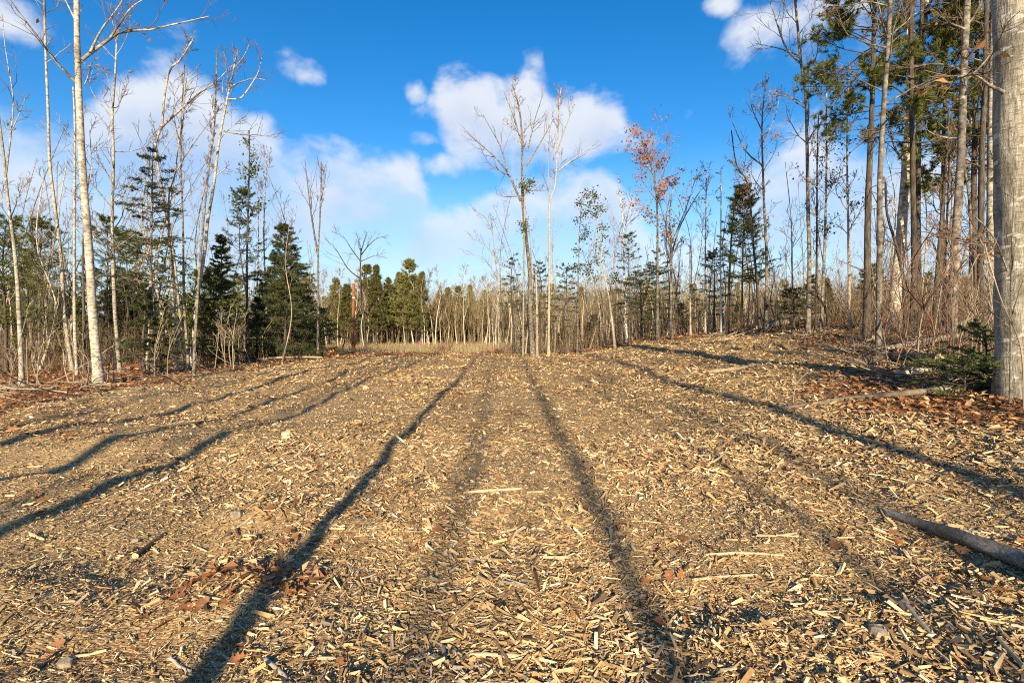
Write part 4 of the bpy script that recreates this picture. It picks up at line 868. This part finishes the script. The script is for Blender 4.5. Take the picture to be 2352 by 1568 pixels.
    for k in range(290):
        py = 860 + 700 * rng.random() ** .7; px = rng.uniform(10, 2340)
        if k % 3 == 0: px = rng.uniform(1300, 2340); py = rng.uniform(1050, 1560)
        x, y = hit(px, py)
        if litter(np.array([x]), np.array([y]))[0] > .6: continue
        o = link('wood_splinter', sh[k % 12]); L = min(rng.uniform(.06, .15) * (1 + y * .05), .45)
        o.location = (x, y, float(ground(x, y)) + .012); o.scale = (L, L * rng.uniform(.6, 1.1) / (1 + y * .04), L * .8 / (1 + y * .04)); o.rotation_euler = (rng.normal(0, .2), rng.normal(0, .10), rng.normal(0, .9))
        where = ('near the bottom of the photo' if py > 1380 else 'in the middle distance' if py > 1080 else 'far out on the clearing') + (' left of the sharp shadow' if px < np.interp(py, [815, 1568], [1090, 430]) else ' between the two central shadows' if px < np.interp(py, [815, 1568], [1220, 1560]) else ' right of the wavy shadow')
        tag(o, ['bright pointed', 'tan split', 'cream flat', 'brown narrow', 'pale curved', 'dull brown'][k % 12 % 6] + ' splinter of wood ' + where, 'wood splinter', 'loose splinters on the chips')
build_chips()

def leaf_mesh(seed, lobed=True):
    r = np.random.default_rng(seed); n = 9; t = np.linspace(0, 1, n)
    w = .30 * np.sin(np.pi * np.clip(t * .95 + .02, 0, 1)) ** .7
    if lobed: w = w * np.where(np.arange(n) % 2 == 1, 1.25, .62)
    curl = r.uniform(-.35, .5); fold = r.uniform(.1, .6)
    V = []
    for i in range(n):
        z = curl * (t[i] - .5) ** 2 + .02 * r.normal()
        V += [(t[i] - .5, -w[i], z + fold * w[i] + .02 * r.normal()), (t[i] - .5, 0, z), (t[i] - .5, w[i], z + fold * w[i] * r.uniform(.2, 1.2))]
    F = [(3 * i + a, 3 * i + 3 + a, 3 * i + 4 + a, 3 * i + 1 + a) for i in range(n - 1) for a in range(2)]
    return np.array(V), np.array(F)
def build_leaves():
    ms = []
    for j in range(6):
        V, F = leaf_mesh(j); ms.append(mesh_np('oak_leaf', V, [F], [M['oak_leaf_brown' if j % 3 else 'dead_leaf']], smooth=True))
    # loose oak leaves one can pick out on the chips
    spots = [(1040, 1010, 6, 60), (690, 1055, 3, 40), (510, 1370, 6, 50), (430, 1380, 3, 60), (1520, 1320, 5, 40), (1510, 1400, 6, 40), (650, 1190, 6, 60), (2110, 1240, 6, 60), (1620, 1225, 6, 60), (2250, 1330, 7, 50), (2200, 1110, 4, 50), (1140, 1100, 1, 5), (830, 1330, 1, 5),
             (560, 1500, 5, 50), (720, 1540, 3, 40), (2330, 1100, 4, 30), (90, 1170, 4, 40), (350, 1070, 4, 60), (1480, 1190, 3, 40), (2000, 1060, 4, 90), (700, 1050, 3, 30), (300, 1420, 3, 60), (150, 1490, 2, 40), (1000, 900, 3, 60), (1330, 900, 2, 60), (1900, 1250, 2, 40), (820, 1170, 2, 30)]
    c = 0
    for (px, py, n, sp) in spots:
        for k in range(n):
            x, y = hit(px + rng.normal(0, sp * 1.0), py + rng.normal(0, sp * .5)); o = link('oak_leaf', ms[c % 6]); c += 1
            L = rng.uniform(.065, .115); o.scale = (L, L, L); o.location = (x, y, float(ground(x, y)) + .012); o.rotation_euler = (rng.normal(0, .4), rng.normal(0, .35), rng.uniform(0, 6.28))
            tag(o, 'dry brown oak leaf ' + ('at the very bottom' if py > 1480 else 'on the near chips' if py > 1300 else 'on the chips halfway out' if py > 1100 else 'on the chips farther out') + (' far left' if px < 400 else ' left of the sharp shadow' if px < 760 else ' near the centre line' if px < 1300 else ' right of the wavy shadow' if px < 1800 else ' on the right slope'), 'leaf', 'oak leaves scattered on the chips')
    # litter: too many to count
    N = 90000; px = rng.uniform(-350, 2650, N); d = np.exp(rng.uniform(math.log(3.0), math.log(42), N)); x = (px - W0) / W0 * d
    lt = litter(x, d); k = (rng.random(N) < lt ** 1.2) & (rng.random(N) < .95); x, d = x[k], d[k]; n = len(x)
    pos = np.stack([x, d, ground(x, d) + rng.uniform(0, .045, n)], 1)
    sz = rng.uniform(.035, .065, n) * (1 + np.clip((d - 6) / 20, 0, 1.2))
    yaw = rng.uniform(0, 6.28, n); dv = nrm(np.stack([np.cos(yaw), np.sin(yaw), rng.normal(0, .35, n)], 1)); s = nrm(np.cross(dv, np.array([0, 0, 1.]) + rng.normal(0, .4, (n, 3)))); u = np.cross(s, dv)
    z_ = sz[:, None]; mid = pos + dv * z_ * .7
    v = np.stack([pos, mid + s * z_ * .5 + u * z_ * .3, pos + dv * z_ * 1.5, mid - s * z_ * .5 + u * z_ * .25], 1).reshape(-1, 3); b = np.arange(n)[:, None] * 4
    tri = np.concatenate([b + np.array([[0, 1, 2]]), b + np.array([[0, 2, 3]])])
    mi = np.tile(rng.choice(4, n, p=[.40, .25, .22, .13]), 2)
    tag(link('leaf_litter', mesh_np('leaf_litter', v, [tri], [M['dead_leaf'], M['oak_leaf_brown'], M['tan_leaf'], M['dark_litter']], mi, smooth=False)), 'rust coloured leaf litter along the edges of the clearing', 'leaf litter', kind='stuff')
build_leaves()

def log_mesh(pts, r0, r1, mat, sides=12, n=18, rough=.05, knots=0):
    p = path_resample(pts, n); rad = np.linspace(r0, r1, n) * (1 + .06 * rng.normal(size=n))
    v, q = tube_arrays(p[None], rad[None], sides, 0, rough)
    e0 = np.arange(sides)[::-1][None]; e1 = (np.arange(sides) + (n - 1) * sides)[None]
    return v, q, e0, e1
def lay(name, label, pxs, r0, r1, mat='log_bark', group=None, cat='log', lift=None, parts=True, stubs=0, end='wood_end'):
    pts = []
    for i, (a, b) in enumerate(pxs):
        x, y = hit(a, b); pts.append((x, y, float(ground(x, y, False)) + .0))
    return lay3(name, label, pts, r0, r1, mat, group, cat, lift, stubs, end)
def lay3(name, label, pts, r0, r1, mat, group=None, cat='log', lift=None, stubs=0, end='wood_end'):
    pts = np.array(pts, float); rr = np.linspace(r0, r1, len(pts))
    for i in range(len(pts)): pts[i, 2] = float(ground(pts[i, 0], pts[i, 1])) + rr[i] * .75 + (lift[i] if lift else 0)
    b = pts[0].copy(); v, q, e0, e1 = log_mesh(pts - b, r0, r1, mat)
    nm = [M[mat], M[end]]
    if r0 < .02:
        me = mesh_np(name, v, [q, e0, e1], nm, np.concatenate([np.zeros(len(q)), [1, 1]])); o = link(name, me, None, tuple(b)); return tag(o, label, cat, group)
    root = empty(name, tuple(b), label, cat, group)
    link('stem', mesh_np('stem', v, [q], [M[mat]]), root)
    link('cut_end', mesh_np('cut_end', v[:12], [e0], [M[end]], smooth=False), root); link('cut_end', mesh_np('cut_end', v[-12:], [np.arange(12)[None]], [M[end]], smooth=False), root)
    if stubs:
        P_, R_, L_, _ = spawn((pts - b)[None], rr[None], np.array([np.linalg.norm(pts[-1] - pts[0])]), stubs, (.1, .95), (60, 15), (.06, .16), 3, .1, .05, .4, .006)
        P_[:, :, 2] = np.maximum(P_[:, :, 2], -.02)
        for k in range(stubs):
            vv, ff = tube_arrays(P_[k:k + 1], R_[k:k + 1], 5); link('branch_stub', mesh_np('branch_stub', vv, [ff], [M[mat]]), root)
    return root
bark('wood_end', [(0.3, (.42, .29, .15)), (0.6, (.62, .47, .28))], (6, 6, 6), 6, None)
bark('fresh_wood', [(0.3, (.48, .33, .17)), (0.6, (.70, .54, .33))], (3, 3, 3), 5, None)
def build_logs():
    lay('fallen_log', 'weathered grey log lying at the lower right edge of the photo', [(2040, 1185), (2120, 1218), (2230, 1262), (2352, 1312), (2480, 1366)], .030, .062, 'old_wood', lift=[0, .01, .02, .02, .02])
    lay('fallen_log', 'long thin pole lying across the chips below the right bank', [(1690, 950), (1800, 940), (1950, 922), (2120, 908), (2312, 893)], .016, .055, 'log_bark', lift=[0, 0, .01, .01, .02])
    lay('fallen_log', 'pale log in the slash above the long thin pole', [(2060, 866), (2120, 858), (2200, 848), (2300, 838)], .05, .055, 'birch_bark', stubs=2)
    lay('fallen_log', 'dark half rotten log at the foot of the nearest slim trunk', [(1960, 842), (2060, 832), (2160, 838)], .06, .09, 'dark_bark', lift=[.02, .05, .02])
    lay('fallen_log', 'pale log lying behind the foot of the thick sunlit trunk', [(2160, 770), (2230, 752), (2300, 738)], .07, .09, 'tan_bark', lift=[.05, .1, .1])
    lay('fallen_log', 'grey log stacked against the dark upright trunk on the bank', [(2030, 808), (2110, 796), (2200, 784), (2290, 776)], .05, .07, 'log_bark', lift=[.02, .04, .06, .06], stubs=3)
    lay('fallen_log', 'long log lying along the far right edge of the clearing', [(1740, 757), (1800, 748), (1860, 740), (1905, 732)], .10, .14, 'tan_bark', lift=[.02, .06, .1, .1])
    lay('fallen_log', 'second log on the far right edge, propped up behind the bent sapling', [(1900, 728), (1950, 722), (2000, 716)], .09, .08, 'log_bark', lift=[.15, .25, .25])
    lay('fallen_log', 'straight pale pole in the leaves at the edge below the left firs', [(590, 832), (660, 828), (740, 826)], .05, .04, 'tan_bark', lift=[.1, .12, .08])
    lay('fallen_log', 'split bright log end lying in chips below the far right edge', [(1635, 858), (1680, 852), (1735, 842)], .05, .035, 'fresh_wood')
    lay('fallen_log', 'orange tinted pole resting in the slash right of the long pole', [(2180, 878), (2250, 868), (2340, 850)], .03, .03, 'log_bark', lift=[.03, .06, .1])
    S = [('dark bark covered stick in the chips at lower left', [(310, 1282), (345, 1255), (380, 1228)], .022, .014, 'dark_bark'), ('straight pale split stick lying crosswise at the centre of the chips', [(1070, 1133), (1130, 1128), (1200, 1124)], .014, .010, 'fresh_wood'),
         ('short pale stick right of the straight split stick', [(1210, 1132), (1250, 1131)], .010, .008, 'fresh_wood'), ('pale stick lying crosswise below the centre of the chips', [(1180, 1281), (1240, 1282), (1310, 1283)], .010, .008, 'fresh_wood'),
         ('crooked pale stick near the bottom centre', [(1070, 1508), (1150, 1508), (1210, 1512)], .012, .009, 'fresh_wood'), ('slanting stick sticking out of the leaf patch left of centre', [(545, 1215), (570, 1195), (595, 1175)], .010, .007, 'tan_bark'),
         ('pale curved stick on the slope right of centre', [(1880, 1072), (1930, 1064), (2010, 1076)], .011, .007, 'tan_bark'), ('thin reddish stick right of the curved stick', [(2020, 1068), (2080, 1062), (2130, 1058)], .006, .004, 'red_twig'),
         ('dark stick slanting down the right slope', [(2235, 1050), (2290, 1085), (2340, 1120)], .012, .008, 'dark_bark'), ('dark rotten stick standing out of the lower right chips', [(2075, 1390), (2110, 1430), (2150, 1470)], .020, .010, 'old_wood'),
         ('pale straight stick on chips left of the grey log', [(1590, 1335), (1660, 1328), (1740, 1322)], .010, .007, 'fresh_wood'), ('pale stick lying right of the first wavy shadow', [(1620, 1276), (1700, 1272), (1800, 1276)], .009, .006, 'fresh_wood'),
         ('straight light stick beside the long shadow right of centre', [(1800, 1020), (1850, 1015), (1910, 1012)], .012, .009, 'fresh_wood'), ('bright stick at the right edge above the grey log', [(2190, 1220), (2270, 1228), (2352, 1238)], .011, .008, 'tan_bark'),
         ('thin brown stick at the bottom left', [(60, 1560), (110, 1525), (150, 1495)], .010, .006, 'dark_bark'), ('short brown stick at the bottom near left of centre', [(390, 1515), (415, 1535), (440, 1545)], .009, .006, 'old_wood'),
         ('pale stick poking up below the oak leaves at left', [(610, 1520), (640, 1545), (665, 1565)], .012, .008, 'tan_bark'), ('bundle stick of broken pale wood left of the bottom centre', [(1130, 1540), (1050, 1500), (985, 1468)], .007, .005, 'tan_bark')]
    for lab, pts, a, b, mt in S: lay('stick', lab, pts, a, b, mt, cat='stick')
bark('red_twig', [(0.3, (.13, .06, .04)), (0.6, (.25, .13, .09))], (1, 1, 1), 3, None)
build_logs()

def build_slash():
    """fallen branches along both edges, each one its own thing"""
    def fb(x, y, L, r, yaw, mat, label, group, up=.0):
        z = float(ground(x, y)); d = np.array([[math.cos(yaw), math.sin(yaw), up]])
        p, rd = grow(np.zeros((1, 3)), d, np.array([L]), np.array([r]), 6, .09, -.01, .35)
        p2, r2, l2, _ = spawn(p, rd, np.array([L]), 5, (.2, .95), (42, 10), (.2, .4), 4, .12, .03, .55, .0035)
        for q in (p, p2):
            xx = q[..., 0] + x; yy = q[..., 1] + y; q[..., 2] = np.maximum(q[..., 2], ground(xx, yy) - z + .01)
        root = empty('fallen_branch', (x, y, z + r), label, 'branch', group)
        v, f = tube_arrays(p, rd, 6); link('stem', mesh_np('stem', v, [f], [M[mat]]), root)
        v, f = tube_arrays(p2, r2, 4); tag(link('twigs', mesh_np('twigs', v, [f], [M[mat]]), root), kind='stuff')
    for k in range(46):
        px = rng.uniform(-20, 620); py = np.interp(px, [-20, 230, 420, 620], [905, 890, 862, 838]) + rng.normal(0, 12); x, y = hit(px, py)
        fb(x, y, rng.uniform(.8, 2.4), rng.uniform(.008, .020), rng.uniform(0, 6.28), ['pale_twig', 'tan_bark', 'grey_bark'][k % 3], ['pale', 'tan', 'grey'][k % 3] + ' dead branch in the leaves' + lmk(px).replace('behind', 'before'), 'dead branches along the left edge', rng.uniform(0, .35))
    for k in range(90):
        px = rng.uniform(1930, 2380); py = np.interp(px, [1930, 2050, 2352], [778, 850, 880]) + rng.normal(-25, 32); py = min(max(py, 745), 905); x, y = hit(px, py)
        fb(x, y, rng.uniform(.4, 1.5), rng.uniform(.006, .017), rng.normal(0, .8) + (math.pi if k % 2 else 0), ['pale_twig', 'tan_bark', 'dark_bark', 'pale_twig', 'log_bark'][k % 5], ['straw coloured', 'tan', 'blackish', 'pale', 'mottled brown'][k % 5] + ' dead branch in the slash' + lmk(px).replace('behind', 'near'), 'dead branches of the right slash heap', rng.uniform(0, .4))
    for k in range(26):
        px = rng.uniform(1200, 1900); py = np.interp(px, [1200, 1480, 1900], [800, 786, 752]) + rng.normal(0, 4); x, y = hit(px, py)
        fb(x, y, rng.uniform(.8, 2.2), rng.uniform(.012, .026), rng.normal(0, .5), ['pale_twig', 'tan_bark', 'dark_bark'][k % 3], ['pale', 'tan', 'dark'][k % 3] + ' dead branch on the far edge' + lmk(px).replace('behind', 'below'), 'dead branches along the far edge', rng.uniform(0, .3))
    lay('fallen_branch', 'long whitish branch on the leaves at the far left', [(0, 912), (60, 926), (130, 930), (210, 922)], .018, .010, 'pale_twig', cat='branch', lift=[.03, .02, .02, .04])
    # live saplings on the right bank, each its own thing
    saps = [([(2320, 905), (2322, 800), (2322, 680), (2325, 560), (2330, 430)], 5.7, 7, 'grey straight sapling just in front of the big edge trunk', 'grey_bark'), ([(2352, 925), (2345, 800), (2300, 690), (2272, 600), (2262, 560)], 5.5, 5, 'pale sapling bending left across the big edge trunk', 'pale_twig'),
            ([(2140, 800), (2150, 740), (2165, 650), (2185, 590)], 9.6, 4, 'thin pale sapling leaning right in the slash', 'pale_twig'), ([(2108, 830), (2112, 760), (2125, 690), (2130, 640)], 9.4, 5, 'pale bare shoot right of the nearest slim trunk', 'pale_twig'),
            ([(2180, 800), (2175, 700), (2188, 600), (2182, 500)], 9.0, 3, 'thin red stemmed shoot before the thick sunlit trunk', 'red_twig'), ([(2140, 815), (2120, 720), (2090, 620), (2080, 540)], 9.5, 3, 'red stemmed shoot arching left in the slash', 'red_twig'), ([(2290, 860), (2260, 770), (2215, 680), (2150, 620)], 7.4, 4, 'dark shoot arching far left beside the big edge trunk', 'twig_bark'),
            ([(2200, 840), (2210, 760), (2240, 690), (2250, 640)], 8.4, 4, 'pale shoot rising left of the hemlock sapling', 'pale_twig'), ([(1755, 795), (1757, 770), (1757, 740)], None, 2, 'thin upright twig standing in the chips below the far right edge', 'twig_bark'), ([(1822, 926), (1826, 890), (1840, 868), (1856, 855)], None, 2.2, 'thin pale shoot curving right out of the chips', 'pale_twig')]
    for pts, dp, w, lab, mt in saps: hero(lab, pts, w, max(w * .35, 1), dp, name='sapling', mat=mt, twig=mt, auto=6 if dp else 0, span=(.3, 1), limb_len=(.15, .35), dense=(4, 3), rmin=.002, cat='sapling', sides=7)
    hero('dark sapling bent over to the left at the far right edge', [(1904, 752), (1898, 715), (1886, 690), (1866, 675), (1838, 666)], 8, 4, 17, name='sapling', mat='dark_bark', auto=8, span=(.3, 1), limb_len=(.15, .3), cat='sapling')
    for k in range(26):
        px = rng.uniform(2000, 2360); d = rng.uniform(7.2, 11.5); 
        hero(['thin pale shoot', 'thin dark shoot', 'thin reddish shoot'][k % 3] + ' in the brush' + lmk(px).replace('behind', 'near'), [(px, 800), (px + rng.normal(0, 12), 740), (px + rng.normal(0, 30), 640 + rng.normal(0, 30)), (px + rng.normal(0, 50), 560 + rng.normal(0, 40))], 3.5, 1.2, d, name='sapling', mat=['pale_twig', 'twig_bark', 'red_twig'][k % 3], twig='twig_bark', auto=7, span=(.2, 1), limb_len=(.2, .4), dense=(3, 3), rmin=.002, cat='sapling', sides=5, group='thin shoots on the right bank', leaves=6 if k % 2 else 0, leaf_size=.05, leaf_mat='red_leaf')
    for k in range(22):
        px = rng.uniform(10, 640); py = np.interp(px, [0, 230, 420, 640], [893, 880, 856, 830]) + rng.normal(0, 4)
        hero('thin bare shoot in the leaves' + lmk(px).replace('behind', 'before'), [(px, py), (px + rng.normal(0, 8), py - 60), (px + rng.normal(0, 20), py - rng.uniform(90, 180))], 3.2, 1.2, None, name='sapling', mat='pale_twig', twig='pale_twig', auto=6, span=(.2, 1), limb_len=(.25, .45), dense=(3, 3), rmin=.004, cat='sapling', sides=5, group='thin shoots before the left woods')
build_slash()

def build_small():
    # brown wooden pole by the road
    d = 42.0; x = (812 - W0) / W0 * d; z0 = float(ground(x, d)); zt = CAM_H + (HOR - 652) / W0 * d
    m, nt, b = P('pole_wood', .85, .2); tc = nt.nodes.new('ShaderNodeTexCoord').outputs['Object']
    nt.links.new(ramp(nt, noise(nt, tc, 3, 5, .6, (8, 8, .6)), [(.3, (.19, .065, .026)), (.7, (.40, .17, .08))]), b.inputs['Base Color']); M['pole_wood'] = m
    root = empty('utility_pole', (x, d, z0), 'bare reddish brown wooden pole without wires, standing beyond the crest', 'pole')
    n = 14; p = np.stack([np.zeros(n), np.zeros(n), np.linspace(-.2, zt - z0, n)], 1); rad = np.linspace(.17, .125, n)
    v, q = tube_arrays(p[None], rad[None], 14, 0, .01); link('shaft', mesh_np('shaft', v, [q], [m]), root)
    cap = v[-14:].copy(); cap = np.concatenate([cap, [[0, 0, zt - z0 + .05]]]); link('pole_top', mesh_np('pole_top', cap, [np.array([(i, (i + 1) % 14, 14) for i in range(14)])], [m], smooth=False), root)
    me_m, nt2, b2 = P('tag_metal', .4, .5); b2.inputs['Base Color'].default_value = (.55, .56, .55, 1)
    def bx(cx, cy, cz, sx, sy, sz):
        V = np.array([(cx + a * sx, cy + b_ * sy, cz + c * sz) for a in (-1, 1) for b_ in (-1, 1) for c in (-1, 1)])
        return V, np.array([(0, 1, 3, 2), (4, 6, 7, 5), (0, 4, 5, 1), (2, 3, 7, 6), (0, 2, 6, 4), (1, 5, 7, 3)])
    V, F = bx(.05, -.15, (zt - z0) * .80, .10, .03, .05); link('tag', mesh_np('tag', V, [F], [me_m], smooth=False), root)
    # survey stakes with ribbon
    pk, _, b3 = P('pink_ribbon', .6); b3.inputs['Base Color'].default_value = (.80, .08, .28, 1)
    yl, _, b4 = P('yellow_paint', .6); b4.inputs['Base Color'].default_value = (.80, .50, .03, 1)
    for (px, py, dd, h, mt, lab) in [(965, 800, 40, .95, pk, 'pink topped survey stake beside the gravel road'), (789, 818, 36, .7, pk, 'short pink survey stake left of the brown pole'), (712, 808, 34, 1.0, yl, 'yellow marker stake by the foot of the dense spruce'), (985, 790, 60, .9, pk, 'farther pink survey stake right of the road')]:
        xx = (px - W0) / W0 * dd; zz = float(ground(xx, dd)); vis = CAM_H + (HOR - (py - 12)) / W0 * dd; h = max(h, vis - zz)
        r_ = empty('survey_stake', (xx, dd, zz), lab, 'stake')
        V, F = bx(0, 0, h * .4, .02, .02, h * .4 + .05); link('stake', mesh_np('stake', V, [F], [M['fresh_wood']], smooth=False), r_)
        V, F = bx(0, 0, h - .15, .045, .045, .18); link('ribbon', mesh_np('ribbon', V, [F], [mt], smooth=False), r_)
    # rust coloured dead bush and brown brush on the crest
    for (px, dd, w, h, mt, lab, n) in [(1136, 29.5, 1.0, .55, 'red_leaf', 'rust orange dead bush on the crest near the middle', 260), (1020, 36, 1.2, .9, 'oak_leaf_brown', 'low brown leafless bush beside the gravel road', 60), (740, 24.5, .8, .5, 'dead_leaf', 'rust brown brush at the foot of the lone forked tree', 120)]:
        x = (px - W0) / W0 * dd; base = np.array([x, dd, float(ground(x, dd))]); root = empty('dead_bush', tuple(base), lab, 'bush')
        k = 60; st = np.stack([rng.normal(0, w * .35, k), rng.normal(0, w * .3, k), np.zeros(k) - .03], 1); L = rng.uniform(.5, 1.1, k) * h
        p, r = grow(st, np.concatenate([rng.normal(0, .5, (k, 2)), np.ones((k, 1))], 1), L, np.full(k, .009), 4, .15, .0, .5); p2, r2, _, _ = spawn(p, r, L, 4, (.3, 1), (40, 12), (.3, .6), 3, .15, 0, .6, .006)
        v, f = tubes([(p, r), (p2, r2)], (3, 3)); tag(link('stems', mesh_np('stems', v, [f], [M['red_twig']]), root), kind='stuff')
        v, f = leaf_quads(p2.reshape(-1, 3)[rng.integers(0, len(p2) * 4, n)], rng.uniform(.05, .1, n)); tag(link('leaves', mesh_np('leaves', v, [f], [M[mt]], smooth=False), root), kind='stuff')
    # cut chunks of wood
    for (px, py, s, lab) in [(1994, 783, .17, 'bright cut chunk of wood on the bank left of the nearest slim trunk'), (2240, 700, .22, 'bright broken stump top among the right bank trunks'), (660, 1002, .07, 'pale block of wood in the chips left of centre'), (545, 1185, .045, 'round brown chunk beside the leaf patch left of centre'), (840, 893, .08, 'flat pale slab of wood in the middle distance at left'), (2020, 1460, .05, 'brown bark covered chunk in the lower right chips'), (150, 1530, .035, 'brown knob of wood at the bottom left')]:
        x, y = hit(px, py); n = 9; th = np.linspace(0, 2 * np.pi, n, endpoint=False); V = []
        for z, k in ((-.25, .9), (.25, 1.0), (.75, .85), (.95, .45)):
            for t in th: V.append((math.cos(t) * s * k * rng.uniform(.8, 1.15) * 1.2, math.sin(t) * s * k * rng.uniform(.8, 1.15), z * s * rng.uniform(.85, 1.15)))
        F = np.array([(i * n + j, i * n + (j + 1) % n, i * n + n + (j + 1) % n, i * n + n + j) for i in range(3) for j in range(n)])
        o = link('wood_chunk', mesh_np('wood_chunk', V, [F, (np.arange(n) + 3 * n)[None]], [M['fresh_wood' if 'pale' in lab or 'bright' in lab else 'log_bark']], smooth=False), None, (x, y, float(ground(x, y)) + (.1 if py < 760 else 0))); o.rotation_euler = (0, 0, rng.uniform(0, 6))
        tag(o, lab, 'wood chunk')
build_small()
